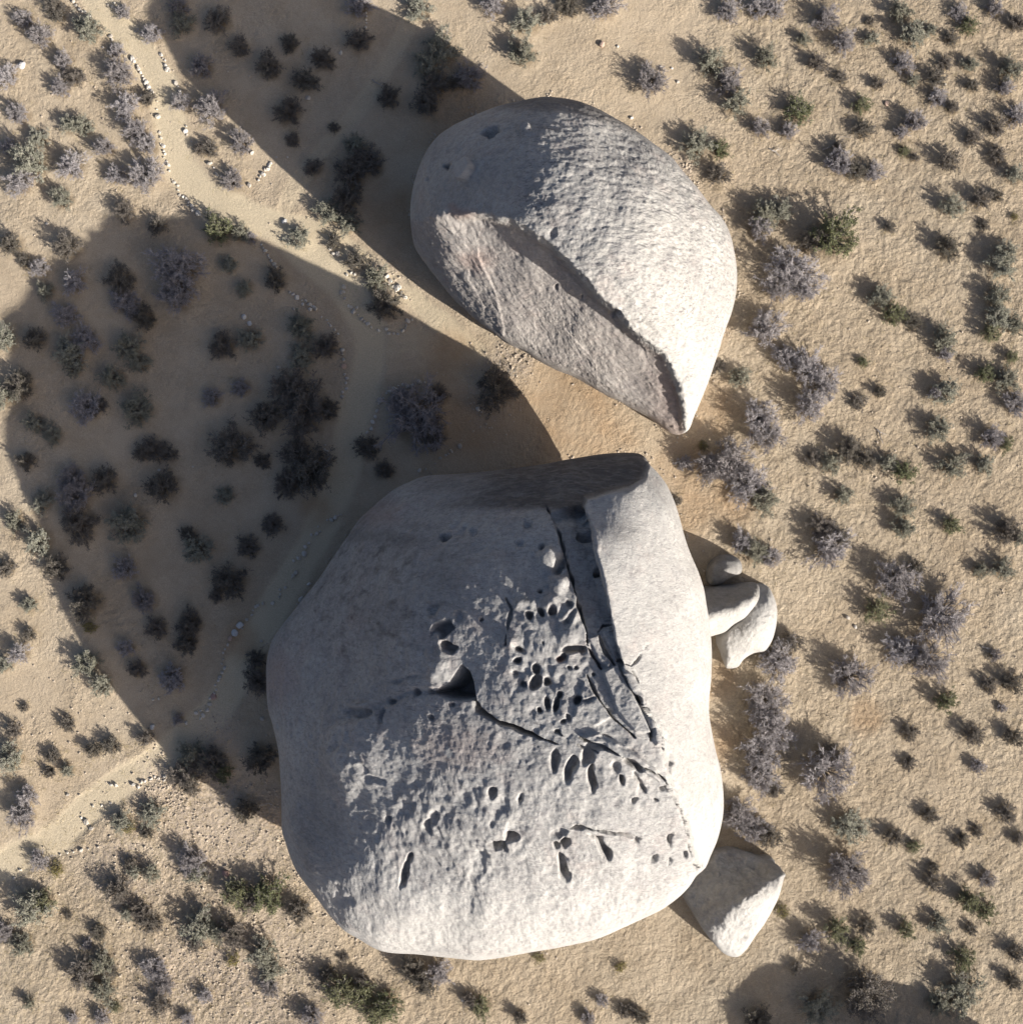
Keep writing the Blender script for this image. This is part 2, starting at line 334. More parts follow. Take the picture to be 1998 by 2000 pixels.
for (sx, sy, r, kd) in shrubs:
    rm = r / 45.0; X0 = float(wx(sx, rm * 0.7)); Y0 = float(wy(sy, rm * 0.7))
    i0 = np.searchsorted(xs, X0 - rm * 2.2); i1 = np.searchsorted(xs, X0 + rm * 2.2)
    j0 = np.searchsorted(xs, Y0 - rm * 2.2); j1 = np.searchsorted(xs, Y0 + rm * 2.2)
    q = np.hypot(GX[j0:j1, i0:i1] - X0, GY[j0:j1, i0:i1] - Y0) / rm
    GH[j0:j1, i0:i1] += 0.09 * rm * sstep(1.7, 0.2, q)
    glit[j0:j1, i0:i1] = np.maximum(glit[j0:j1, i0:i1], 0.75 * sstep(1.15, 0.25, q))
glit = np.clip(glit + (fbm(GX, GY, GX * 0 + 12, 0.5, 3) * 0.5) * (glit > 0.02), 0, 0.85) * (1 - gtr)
GH *= fade
def ground_z(X, Y):
    i = int(np.clip(np.searchsorted(xs, X), 1, NX - 1)); j = int(np.clip(np.searchsorted(xs, Y), 1, NX - 1))
    return float(GH[j, i])
gv = np.stack([GX, GY, GH], -1).reshape(-1, 3)
idx = np.arange(NX * NX).reshape(NX, NX)
gq = np.stack([idx[:-1, :-1], idx[:-1, 1:], idx[1:, 1:], idx[1:, :-1]], -1).reshape(-1, 4)
ft = ((gtr[:-1, :-1] + gtr[1:, 1:] + gtr[:-1, 1:] + gtr[1:, :-1]) / 4 > 0.4).ravel()
def sub_mesh(name, sel):
    q = gq[sel]; used, inv = np.unique(q.ravel(), return_inverse=True)
    me = make_mesh(name, gv[used], inv.reshape(-1, 4))
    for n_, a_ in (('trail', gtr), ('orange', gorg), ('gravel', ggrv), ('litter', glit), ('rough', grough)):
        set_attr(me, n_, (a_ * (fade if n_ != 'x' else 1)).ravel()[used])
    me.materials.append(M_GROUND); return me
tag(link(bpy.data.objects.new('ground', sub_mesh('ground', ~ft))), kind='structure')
tag(link(bpy.data.objects.new('trail', sub_mesh('trail', ft))), kind='structure')

# ------------------------------------------------------------------ boulders
def smooth_closed(pts, n=900):
    p = np.array(pts, float); m = len(p); out = []
    per = max(2, n // m)
    for i in range(m):
        a, b, c, d = p[i - 1], p[i], p[(i + 1) % m], p[(i + 2) % m]
        for t in np.arange(per) / per:
            out.append(0.5 * ((2 * b) + (c - a) * t + (2 * a - 5 * b + 4 * c - d) * t * t + (3 * b - a - 3 * c + d) * t**3))
    return np.array(out)

def pocket_field(px, py, pockets, jit):
    """pockets: x y rx ry angle depth softness -> depth in metres along the inward normal"""
    f = np.zeros_like(px)
    for (x, y, rx, ry, ang, dep, soft) in pockets:
        R = max(rx, ry) * 1.8
        m = (np.abs(px - x) < R) & (np.abs(py - y) < R)
        if not m.any(): continue
        a = math.radians(ang); dx = px[m] - x + jit[m] * 6; dy = py[m] - y + np.roll(jit, 40, 0)[m] * 6
        u = (dx * math.cos(a) + dy * math.sin(a)) / rx; v = (-dx * math.sin(a) + dy * math.cos(a)) / ry
        q = np.hypot(u, v) + jit[m] * 1.05
        f[m] = np.maximum(f[m], dep * (0.66 if dep > .4 else .55) * sstep(1.05 + soft * 0.7, 0.85 - soft, q))
    return f
def crack_field(px, py, cracks, jit):
    f = np.zeros_like(px)
    for pts, w0, w1, dep in cracks:
        P = np.array(pts, float); lo = P.min(0) - 20; hi = P.max(0) + 20
        m = (px > lo[0]) & (px < hi[0]) & (py > lo[1]) & (py < hi[1])
        d, t = poly_dist(px[m], py[m], pts); w = (w0 + (w1 - w0) * t) * (0.35 + 0.65 * sstep(0, .12, t) * sstep(1, .8, t))
        f[m] = np.maximum(f[m], dep * sstep(w * 1.15, w * 0.35, d + jit[m] * 6))
    return f

def build_boulder(label, outline, centre, zfun, N, R, D, mat, amp=1.0, inset=0.12, pockets=(), cracks=(), extra=None, masks=None, rough=None, seed=0.0, cat='boulder', group=None):
    o = smooth_closed(outline); c = np.array(centre, float)
    th = np.arctan2(o[:, 1] - c[1], o[:, 0] - c[0]); rr = np.hypot(o[:, 1] - c[1], o[:, 0] - c[0])
    k = np.argsort(th); th = th[k]; rr = rr[k]
    th = np.concatenate([th - 2 * np.pi, th, th + 2 * np.pi]); rr = np.concatenate([rr, rr, rr])
    g = np.linspace(-1, 1, N); A, B = np.meshgrid(g, g)
    s = np.maximum(np.abs(A), np.abs(B)); ss = np.maximum(s, 1e-9)
    ph = np.where(np.abs(A) >= np.abs(B), np.pi / 4 * B / np.where(np.abs(A) > 1e-9, A, 1e-9), np.pi / 2 - np.pi / 4 * A / np.where(np.abs(B) > 1e-9, B, 1e-9))
    ph = np.where(np.where(np.abs(A) >= np.abs(B), A, B) < 0, ph + np.pi, ph)
    ph = (ph + np.pi) % (2 * np.pi) - np.pi
    s0 = 0.85; kk = 2 / (1 + s0)
    t = np.where(s <= s0, kk * s, kk * s0 + kk * (s - s0) - kk * (s - s0)**2 / (2 * (1 - s0)))
    rad = np.interp(ph, th, rr)
    px = c[0] + t * rad * np.cos(ph); py = c[1] + t * rad * np.sin(ph)
    d = (1 - t) * rad
    Dv = D(px, py) if callable(D) else D; Rv = R(px, py) if callable(R) else R
    e = np.clip(1 - d / Dv, 0, 1)
    z = zfun(px, py) - Rv * (1 - np.sqrt(np.maximum(1 - e * e, 0)))
    z = np.maximum(z, 0.12)
    P = np.stack([wx(px, z), wy(py, z), z], -1)
    def normals(P):
        n = np.cross(np.gradient(P, axis=1), np.gradient(P, axis=0)); n /= np.linalg.norm(n, axis=-1, keepdims=True) + 1e-12
        return n * np.where(n[..., 2:3].mean() < 0, -1, 1)
    n = normals(P)
    X, Y, Z = P[..., 0] + seed, P[..., 1] - seed, P[..., 2]
    jit = fbm(X, Y, Z, 0.5, 2)
    rg = rough(px, py) if rough else 1.0
    edge = sstep(0.0, 1.0, d / 10.0)
    disp = amp * (0.11 * fbm(X, Y, Z, 2.6, 2) * (0.4 + 0.6 * edge) + rg * edge * (0.055 * fbm(X, Y, Z + 5, 0.8, 3, 0.6) + 0.030 * fbm(X, Y, Z + 9, 0.24, 3, 0.7)))
    pk = pocket_field(px, py, pockets, jit); ck = crack_field(px, py, cracks, jit)
    disp = disp - np.maximum(pk, ck) * sstep(0, 8, d)
    if extra: disp = disp + extra(px, py, X, Y, Z) * sstep(0, 12, d)
    P = P + n * disp[..., None]
    m = masks(px, py, X, Y, Z) if masks else {}
    verts = P.reshape(-1, 3)
    idx = np.arange(N * N).reshape(N, N)
    faces = [np.stack([idx[:-1, :-1], idx[:-1, 1:], idx[1:, 1:], idx[1:, :-1]], -1).reshape(-1, 4)]
    ring = np.concatenate([idx[0, :-1], idx[:-1, -1], idx[-1, :0:-1], idx[:0:-1, 0]])
    nr = len(ring); cw = np.array([float(wx(c[0], 2)), float(wy(c[1], 2))])
    base = verts[ring]; rang = ph.ravel()[ring]; prev = ring; allv = [verts]; cnt = len(verts)
    K = 28
    for q in range(1, K + 1):
        f = (q / K)**0.9
        ins = inset(np.degrees(rang)) if callable(inset) else inset
        xy = base[:, :2] + (cw - base[:, :2]) * (ins * f**(1.5 if callable(inset) else 2.2))[:, None] if callable(inset) else base[:, :2] + (cw - base[:, :2]) * inset * f**2.2
        zz = base[:, 2] * (1 - f) - 0.5 * f
        nz = fbm(xy[:, 0] + seed, xy[:, 1] - seed, zz, 1.6, 4, 0.6) * 0.25 * amp * min(1, q / 6)
        nz = np.minimum(nz, 0.0 + 0.02)
        dirv = base[:, :2] - cw; dirv /= np.linalg.norm(dirv, axis=1)[:, None]
        xy = xy + dirv * nz[:, None]
        allv.append(np.column_stack([xy, zz])); cur = np.arange(cnt, cnt + nr); cnt += nr
        faces.append(np.stack([prev, cur, np.roll(cur, -1), np.roll(prev, -1)], -1)); prev = cur
    V = np.concatenate(allv)
    loc = np.array([cw[0], cw[1], 0.0])
    me = make_mesh('boulder', V - loc, faces)
    for nm in ('varnish_shade', 'rust', 'fleck', 'pale_lit'):
        a = np.zeros(len(V)); a[:N * N] = np.clip(m.get(nm, np.zeros_like(px)), 0, 1).ravel()
        for q in range(K): a[N * N + q * nr: N * N + (q + 1) * nr] = a[ring]
        set_attr(me, nm, a)
    me.materials.append(mat)
    ob = bpy.data.objects.new('boulder', me); ob.location = loc
    # make sure the normals look outwards
    if me.polygons[len(me.polygons) // 4].normal.z < 0: me.flip_normals()
    return tag(link(ob), label, cat, group)

# ---- the big lower boulder
BIG = [(520, 1335), (521, 1296), (531, 1254), (553, 1220), (592, 1170), (620, 1134), (645, 1097), (670, 1061), (684, 1042), (701, 1016), (724, 994), (752, 969), (771, 955), (793, 944), (835, 930), (919, 924), (1000, 915), (1065, 906), (1118, 896), (1173, 886), (1215, 883), (1246, 885), (1260, 893), (1268, 906), (1285, 924), (1302, 947), (1316, 977), (1327, 1011), (1338, 1050), (1350, 1084), (1364, 1117), (1375, 1151), (1380, 1181), (1386, 1220), (1390, 1265), (1389, 1321), (1385, 1357), (1384, 1391), (1388, 1421), (1398, 1468), (1407, 1499), (1413, 1543), (1412, 1592), (1402, 1636), (1388, 1670), (1377, 1695), (1360, 1711), (1345, 1732), (1323, 1754), (1292, 1776), (1255, 1794), (1214, 1813), (1168, 1833), (1115, 1846), (1059, 1857), (997, 1868), (950, 1874), (927, 1875), (870, 1870), (813, 1864), (756, 1860), (728, 1851), (699, 1834), (671, 1817), (642, 1786), (614, 1749), (583, 1709), (568, 1677), (557, 1643), (551, 1620), (550, 1578), (548, 1521), (544, 1464), (534, 1418), (524, 1384)]
slab = TPS([(1100, 1010, 9.5), (1000, 1010, 8.7), (900, 1010, 7.7), (800, 1010, 6.3), (735, 1010, 4.9),
            (1130, 1100, 10.5), (1050, 1100, 10.3), (950, 1100, 9.95), (850, 1100, 9.0), (750, 1100, 7.2), (675, 1100, 4.9),
            (1140, 1200, 11.15), (1050, 1200, 11.0), (950, 1200, 10.6), (850, 1200, 10.05), (750, 1200, 8.6), (650, 1200, 5.9), (585, 1215, 4.3),
            (1170, 1300, 11.4), (1080, 1300, 11.3), (980, 1300, 11.1), (880, 1300, 10.5), (780, 1300, 9.55), (680, 1300, 7.2), (590, 1300, 5.2),
            (1230, 1400, 11.8), (1150, 1400, 11.75), (1050, 1400, 11.5), (950, 1400, 11.1), (850, 1400, 10.45), (750, 1400, 9.4), (650, 1400, 7.65), (580, 1400, 5.7),
            (1270, 1500, 11.8), (1150, 1500, 11.75), (1050, 1500, 11.45), (950, 1500, 11.0), (850, 1500, 10.3), (750, 1500, 9.3), (650, 1500, 7.8), (590, 1500, 6.2),
            (1320, 1600, 10.9), (1200, 1600, 11.15), (1100, 1600, 11.1), (1000, 1600, 10.85), (900, 1600, 10.2), (800, 1600, 9.4), (700, 1600, 8.2), (610, 1600, 6.5),
            (1330, 1690, 9.4), (1200, 1700, 9.9), (1100, 1700, 10.0), (1000, 1700, 9.85), (900, 1700, 9.35), (800, 1700, 8.6), (700, 1700, 7.9), (640, 1700, 6.8),
            (1250, 1770, 8.1), (1100, 1780, 8.7), (950, 1790, 8.4), (800, 1790, 7.8), (720, 1790, 7.0),
            (1100, 1835, 7.0), (950, 1850, 6.6), (820, 1845, 5.9),
            (950, 945, 6.0), (1050, 935, 6.2), (850, 955, 5.2), (1150, 920, 5.8), (1225, 905, 5.4), (790, 965, 4.9)])
plateau = TPS([(1150, 985, 9.7), (1240, 950, 9.0), (1160, 1060, 10.9), (1250, 1060, 10.2), (1320, 1060, 8.8), (1200, 1200, 11.5), (1300, 1200, 10.3), (1370, 1200, 8.4),
               (1220, 1330, 11.8), (1300, 1330, 10.8), (1375, 1330, 8.7), (1290, 1450, 11.5), (1370, 1450, 9.3), (1320, 1580, 10.6), (1385, 1580, 8.6), (1360, 1680, 8.5), (1270, 930, 7.6), (1300, 980, 8.3)])
PLAT = [(1140, 969), (1187, 957), (1229, 946), (1254, 930), (1262, 905), (1290, 880), (1600, 900), (1600, 1760), (1390, 1730), (1365, 1690), (1335, 1600), (1305, 1520), (1285, 1440), (1252, 1377), (1229, 1335), (1207, 1285), (1196, 1251), (1188, 1212), (1182, 1170), (1171, 1128), (1160, 1084), (1154, 1042), (1143, 1011), (1132, 990)]
STRIP = [(1073, 1000), (1090, 1033), (1102, 1078), (1118, 1134), (1132, 1190), (1146, 1232), (1155, 1275), (1176, 1308), (1207, 1285), (1196, 1251), (1188, 1212), (1182, 1170), (1171, 1128), (1160, 1084), (1154, 1042), (1143, 1011), (1132, 985)]
def big_z(px, py):
    X = (px - 999) / 55; Y = (1000 - py) / 55
    j = fbm(X, Y, X * 0, 1.0, 3) * 8
    w = sstep(-5, 9, signed(px, py, PLAT) + j * 0.5)
    return slab(px, py) * (1 - w) + plateau(px, py) * w
BIG_POCKETS = [(867, 1046, 9, 8, 20, .5, .3), (895, 1033, 17, 12, 0, .22, .5), (925, 1039, 10, 7, 20, .25, .4), (842, 1190, 15, 12, 60, .25, .5), (897, 1205, 12, 9, 30, .22, .5),
    (866, 1226, 19, 14, -25, .75, .25), (874, 1261, 17, 10, 5, .65, .3), (940, 1211, 4, 4, 0, .3, .4), (761, 1370, 7, 6, 0, .35, .4), (810, 1353, 6, 6, 0, .35, .4), (840, 1352, 6, 6, 0, .3, .4), (842, 1400, 6, 6, 0, .3, .5), (885, 1378, 7, 6, 0, .3, .5),
    (1030, 1023, 9, 8, 0, .3, .4), (1013, 1060, 9, 7, -20, .18, .5), (1058, 1068, 6, 8, 0, .4, .4), (1140, 1039, 7, 8, 0, .5, .35), (1096, 1098, 9, 21, 30, .6, .35), (1056, 1156, 6, 6, 0, .45, .35), (1034, 1200, 7, 12, -20, .6, .3), (1056, 1194, 6, 10, -15, .55, .3), (1077, 1194, 7, 7, 0, .55, .3), (1113, 1207, 7, 18, 40, .4, .5), (1111, 1176, 6, 10, 0, .35, .5),
    (1016, 1267, 15, 8, 30, .55, .35), (1011, 1290, 9, 8, 0, .55, .3), (1046, 1306, 7, 10, -10, .6, .3), (1045, 1331, 8, 13, 30, .6, .3), (1070, 1333, 9, 8, 45, .55, .3), (1007, 1314, 11, 7, 10, .3, .5), (1127, 1268, 23, 9, 0, .6, .3), (1094, 1290, 9, 8, 0, .5, .3), (1112, 1304, 5, 5, 0, .3, .4), (1126, 1304, 5, 5, 0, .3, .4), (1063, 1257, 4, 4, 0, .35, .4), (1160, 1317, 4, 4, 0, .3, .4),
    (1129, 1371, 10, 10, 0, .6, .3), (1069, 1374, 6, 14, -8, .55, .3), (1086, 1380, 6, 16, 5, .6, .3), (1095, 1358, 7, 7, 0, .5, .3), (1055, 1385, 7, 6, 0, .5, .35), (1020, 1338, 5, 5, 0, .35, .4), (1099, 1410, 5, 5, 0, .4, .4), (1108, 1401, 4, 8, -20, .3, .4), (1087, 1428, 5, 5, 0, .4, .4), (1148, 1368, 16, 4, -20, .25, .5),
    (1082, 1490, 8, 20, 0, .45, .4), (1112, 1500, 9, 23, 20, .55, .35), (1146, 1478, 10, 20, 10, .5, .35), (1161, 1458, 16, 7, 5, .4, .4), (1154, 1518, 7, 22, -3, .6, .3), (1214, 1524, 5, 10, -10, .5, .3), (1203, 1497, 9, 14, 0, .3, .5), (1239, 1493, 30, 7, 30, .55, .35), (1245, 1522, 6, 14, -35, .35, .4), (1253, 1538, 5, 9, -30, .4, .4), (1295, 1541, 8, 6, 0, .4, .4), (1309, 1490, 3, 18, 5, .3, .4), (1239, 1563, 7, 5, -30, .3, .4), (1281, 1564, 5, 4, 0, .3, .4),
    (961, 1546, 9, 12, 10, .45, .35), (1017, 1561, 7, 10, 15, .35, .5), (972, 1580, 14, 30, 30, .2, .9), (975, 1650, 24, 10, -12, .8, .3), (1000, 1636, 13, 11, 0, .7, .35), (1087, 1651, 7, 7, 0, .7, .3), (1104, 1648, 10, 11, 0, .8, .3), (1096, 1680, 6, 18, -6, .5, .35), (1100, 1702, 8, 17, -4, .75, .3), (1094, 1627, 16, 8, -20, .3, .5), (1174, 1650, 7, 25, -25, .7, .3), (1162, 1632, 13, 4, 10, .35, .4), (1278, 1675, 9, 5, -30, .4, .35), (1307, 1642, 5, 11, 0, .4, .35), (1242, 1642, 5, 4, 0, .3, .4), (1360, 1695, 6, 5, 0, .35, .4), (1337, 1672, 4, 7, -20, .3, .4), (1307, 1685, 2.5, 10, 0, .2, .5), (1347, 1660, 3, 12, -15, .25, .4),
    (796, 1578, 17, 14, 0, .22, .6), (759, 1603, 7, 7, 0, .3, .5), (836, 1612, 11, 13, 20, .4, .45), (846, 1595, 9, 12, 0, .3, .5), (790, 1703, 6, 24, 17, .55, .35), (800, 1677, 6, 9, 25, .45, .4), (899, 1561, 24, 24, 0, .16, .8), (930, 1700, 12, 44, 18, .16, .95), (918, 1765, 12, 34, 5, .10, .95), (662, 1754, 17, 24, -20, .2, .7), (699, 1393, 28, 8, 5, .3, .5), (742, 1398, 6, 11, 20, .35, .4), (780, 1330, 40, 6, -12, .18, .7), (960, 1608, 5, 10, 0, .2, .5), (712, 1500, 12, 9, 40, .16, .6), (735, 1520, 22, 8, 0, .22, .6), (660, 1460, 12, 7, -40, .15, .6), (690, 1440, 9, 12, 0, .15, .6),
    (985, 1450, 13, 16, 0, .10, .8), (1180, 1440, 14, 5, 10, .2, .5), (1227, 1462, 17, 5, 20, .2, .5), (1190, 1385, 12, 4, 30, .15, .5)]
BIG_CRACKS = [([(1066, 985), (1073, 1000), (1090, 1033), (1102, 1078), (1118, 1134), (1132, 1190), (1146, 1232), (1147, 1262)], 2.5, 4.5, .45), ([(1147, 1262), (1162, 1288), (1174, 1307)], 3.5, 2, .35), ([(1146, 1318), (1162, 1352), (1172, 1370), (1200, 1405), (1240, 1440)], 2.5, 2, .25),
    ([(1160, 1090), (1171, 1128), (1182, 1170), (1188, 1212), (1196, 1251), (1207, 1285), (1229, 1335), (1252, 1377)], 2.2, 2.4, .35), ([(1146, 1226), (1168, 1235), (1180, 1222), (1190, 1222)], 2.4, 2.4, .3), ([(1168, 1235), (1180, 1270), (1200, 1300)], 4.5, 3.0, .3),
    ([(925, 1366), (935, 1385), (950, 1396), (975, 1411), (1021, 1428), (1059, 1444), (1115, 1461)], 8.5, 2.0, .7), ([(1068, 1418), (1112, 1446), (1140, 1462), (1168, 1470)], 2, 2, .2), ([(1130, 1440), (1168, 1456), (1199, 1468), (1230, 1484), (1273, 1505), (1298, 1524)], 2.4, 3.0, .35),
    ([(1112, 1617), (1140, 1615), (1168, 1622), (1214, 1628), (1258, 1639)], 3.2, 1.8, .28), ([(1252, 1377), (1275, 1410), (1291, 1440), (1294, 1465)], 2.2, 2.2, .3), ([(1272, 1420), (1270, 1450)], 2, 2, .25), ([(1298, 1524), (1330, 1580), (1352, 1660)], 2, 2, .2), ([(988, 1170), (1000, 1190), (992, 1220), (988, 1260)], 2, 2, .15), ([(1225, 1310), (1250, 1285), (1265, 1260)], 1.8, 1.8, .15), ([(1205, 1290), (1232, 1300), (1250, 1340)], 1.8, 1.8, .2)]
def big_extra(px, py, X, Y, Z):
    st = sstep(-2, 6, signed(px, py, STRIP)) * -0.32
    st = st * (1 - 0.75 * sstep(1190, 1250, py))
    for pl, hh in (([(1149, 1245), (1172, 1238), (1198, 1285), (1188, 1305), (1168, 1290)], .14), ([(1176, 1232), (1190, 1226), (1208, 1288), (1200, 1292)], .10), ([(1176, 1312), (1206, 1296), (1248, 1380), (1270, 1430), (1240, 1430), (1205, 1390)], .16), ([(1215, 1300), (1230, 1338), (1262, 1400), (1280, 1455), (1288, 1450), (1262, 1380), (1236, 1320)], .20), ([(1130, 1440), (1168, 1460), (1230, 1488), (1290, 1528), (1280, 1500), (1230, 1462), (1170, 1432)], .14), ([(1140, 1330), (1165, 1360), (1195, 1400), (1160, 1420), (1120, 1400)], .10)):
        st = st + hh * sstep(-2, 3, signed(px, py, pl))
    # knobbly pitted ground round the pockets
    zone = np.maximum.reduce([sstep(1.3, .5, np.hypot((px - 1070) / 90, (py - 1290) / 190)), sstep(1.3, .5, np.hypot((px - 1150) / 160, (py - 1520) / 130)) * .5, sstep(1.2, .4, np.hypot((px - 700) / 75, (py - 1465) / 75)) * 1.0,
                              sstep(1.2, .4, np.hypot((px - 880) / 230, (py - 1620) / 130)) * .75])
    kn = fbm(X, Y, Z, 0.85, 3, 0.6)
    cave = sstep(-3, 7, signed(px, py, [(901, 1300), (914, 1312), (922, 1332), (929, 1365), (905, 1368), (880, 1366), (846, 1353), (870, 1340), (885, 1325)]))
    lump = -1.5 * cave + 0.26 * sstep(1.0, 0.0, np.hypot((px - 860) / 42, (py - 1300) / 52) + .35 * kn) + 0.30 * sstep(1.15, .0, np.hypot((px - 685) / 85, (py - 1470) / 95) + .25 * kn) + 0.22 * sstep(1, .2, np.hypot((px - 700) / 30, (py - 1378) / 9) + .3 * kn)
    for (a, b, r, hh) in ((1070, 1090, 30, .34), (1095, 1142, 26, .34), (1082, 1176, 30, .28), (1115, 1200, 24, .22), (1108, 1242, 28, .2), (1000, 1255, 24, .22), (1015, 1180, 22, .15)):
        lump = lump + hh * sstep(1, 0, np.hypot((px - a) / r, (py - b) / r) + .5 * kn)
    lump = lump - 0.11 * sstep(13, 0, poly_dist(px, py, [(850, 1352), (800, 1352), (755, 1372), (700, 1400), (640, 1415)])[0])
    groove = 0.035 * sstep(1600, 1720, py) * fbm(X * 3.0, Y * 0.5, Z * 0, 1.5, 3)
    return st + zone * 0.20 * np.minimum(kn, 0.15) + lump + groove
def big_masks(px, py, X, Y, Z):
    w = fbm(X, Y, Z, 1.2, 3) * 25
    north = sstep(1004, 985, py + w * 0.25) * sstep(770, 1020, px + w * 3) * sstep(1268, 1245, px - (925 - py) * 0.3)
    plat = sstep(0, 8, signed(px, py, PLAT))
    v = north * (1 - plat) * 0.95
    v = np.maximum(v, 0.5 * sstep(26, 4, np.abs(py - (1047 + 0.08 * (px - 700))) + w * 0.4) * sstep(650, 690, px) * sstep(900, 800, px))
    w2 = fbm(X * .6, Y * 1.6, Z, 0.7, 4, .65)
    v = np.maximum(v, (0.16 + .9 * np.maximum(w2, 0)) * sstep(1.3, .4, np.hypot((px - 730) / 190, (py - 1160) / 190) + w * 0.012))
    v = np.maximum(v, 0.32 * sstep(1.2, .3, np.hypot((px - 1225) / 40, (py - 1040) / 28) + w * 0.012))
    v = np.maximum(v, 0.25 * sstep(1.2, .3, np.hypot((px - 620) / 55, (py - 1600) / 150) + w * 0.01))
    rust = 0.35 * sstep(1.2, .2, np.hypot((px - 545) / 50, (py - 1320) / 70)) + 0.3 * sstep(1.2, .2, np.hypot((px - 740) / 60, (py - 1000) / 40)) + 0.25 * sstep(1.2, .2, np.hypot((px - 880) / 120, (py - 1460) / 60)) * (w > -5) + .8 * sstep(1.2, .6, np.hypot((px - 1094) / 8, (py - 1288) / 7))
    pale_lit = 0.55 * sstep(1690, 1800, py + w) + 0.3 * plat + .25 * sstep(1.2, .3, np.hypot((px - 1200) / 100, (py - 1450) / 90))  # sunlight painted into the colour of the south end and right flank
    fleck = 0.6 + 0.4 * sstep(0, 20, w) - 0.05 * plat
    return dict(varnish_shade=v, rust=rust, pale_lit=np.clip(pale_lit, 0, .75), fleck=fleck)
def big_rough(px, py):
    return 1.0 - 0.55 * sstep(0, 30, signed(px, py, PLAT)) - 0.10 * sstep(1.2, .6, np.hypot((px - 760) / 260, (py - 1160) / 200))
build_boulder('huge pale boulder riddled with dark pockets and split by long cracks, largest in the scene', BIG, (960, 1400), big_z, 500,
              1.6, 42, M_BIG, 1.0, lambda a: 0.13 + 0.24 * np.exp(-((a + 50) / 24.0)**2) + 0.17 * np.exp(-((a - 138) / 26.0)**2), BIG_POCKETS, BIG_CRACKS, big_extra, big_masks, big_rough, 3.0)

# ---- the upper boulder with the scooped wall
UP = [(1073, 189), (1119, 195), (1162, 210), (1209, 234), (1240, 253), (1275, 278), (1310, 305), (1333, 333), (1360, 364), (1387, 399), (1411, 426), (1426, 457), (1434, 492), (1439, 531), (1437, 574), (1428, 612), (1415, 647), (1403, 686), (1387, 733), (1372, 772), (1356, 811), (1345, 838), (1329, 848), (1310, 844), (1290, 830), (1263, 811), (1216, 787), (1170, 764), (1127, 737), (1080, 717), (1045, 698), (1022, 682), (983, 663), (952, 640), (917, 612), (886, 581), (859, 550), (836, 519), (812, 484), (804, 453), (801, 414), (804, 383), (812, 348), (828, 305), (851, 270), (882, 247), (925, 226), (968, 208), (1014, 197), (1045, 191)]
dome = TPS([(1000, 330, 8.2), (930, 300, 7.2), (860, 330, 5.7), (822, 400, 4.8), (850, 400, 6.1), (900, 390, 7.0), (960, 400, 7.9), (1000, 430, 8.6), (1080, 484, 8.8), (1139, 546, 8.6), (1205, 612, 7.7), (1255, 667, 6.1), (1310, 725, 4.5), (1335, 800, 3.1), (1050, 260, 7.9), (1050, 210, 6.5), (1100, 350, 9.0), (1150, 300, 8.3), (1200, 400, 9.0), (1250, 330, 7.6), (1300, 400, 7.8), (1380, 450, 6.0), (1250, 500, 8.9), (1350, 550, 6.8), (1420, 550, 4.8), (1300, 620, 7.2), (1380, 650, 4.6), (1350, 740, 4.0), (1150, 220, 6.4), (1230, 265, 6.0), (1330, 350, 6.0), (880, 265, 5.3), (970, 225, 6.0)])
ramp_s = TPS([(815, 450, 4.3), (850, 435, 6.0), (900, 435, 6.4), (944, 432, 6.8), (999, 448, 7.3), (835, 510, 3.0), (870, 500, 4.6), (930, 500, 5.3), (1000, 500, 6.0), (1040, 520, 6.2), (885, 560, 3.0), (930, 560, 3.9), (1000, 570, 4.5), (1060, 580, 5.0), (1139, 628, 4.8), (1216, 667, 4.5), (1280, 720, 3.7), (860, 548, 2.6), (915, 605, 2.3), (960, 620, 2.9), (1000, 672, 2.1), (1100, 725, 2.0), (1200, 780, 1.9), (1300, 838, 1.7), (1060, 650, 3.1), (1150, 700, 2.9), (1240, 740, 2.8), (1320, 790, 2.6), (1330, 830, 2.1), (1080, 505, 6.6), (1150, 585, 5.8)])
CREST = [(770, 440), (826, 428), (840, 416), (878, 412), (898, 424), (944, 422), (999, 434), (1038, 457), (1080, 484), (1108, 515), (1139, 546), (1170, 585), (1205, 612), (1224, 640), (1255, 667), (1294, 694), (1310, 725), (1325, 756), (1333, 795), (1337, 818), (1338, 870), (1300, 920), (700, 920), (700, 440)]
def up_z(px, py):
    X = (px - 999) / 52; Y = (1000 - py) / 52
    j = fbm(X, Y, X * 0, 0.9, 4, 0.6) * 7
    w = sstep(-9, 13, signed(px, py, CREST) + j * 0.5)
    return dome(px, py) * (1 - w) + ramp_s(px, py) * w
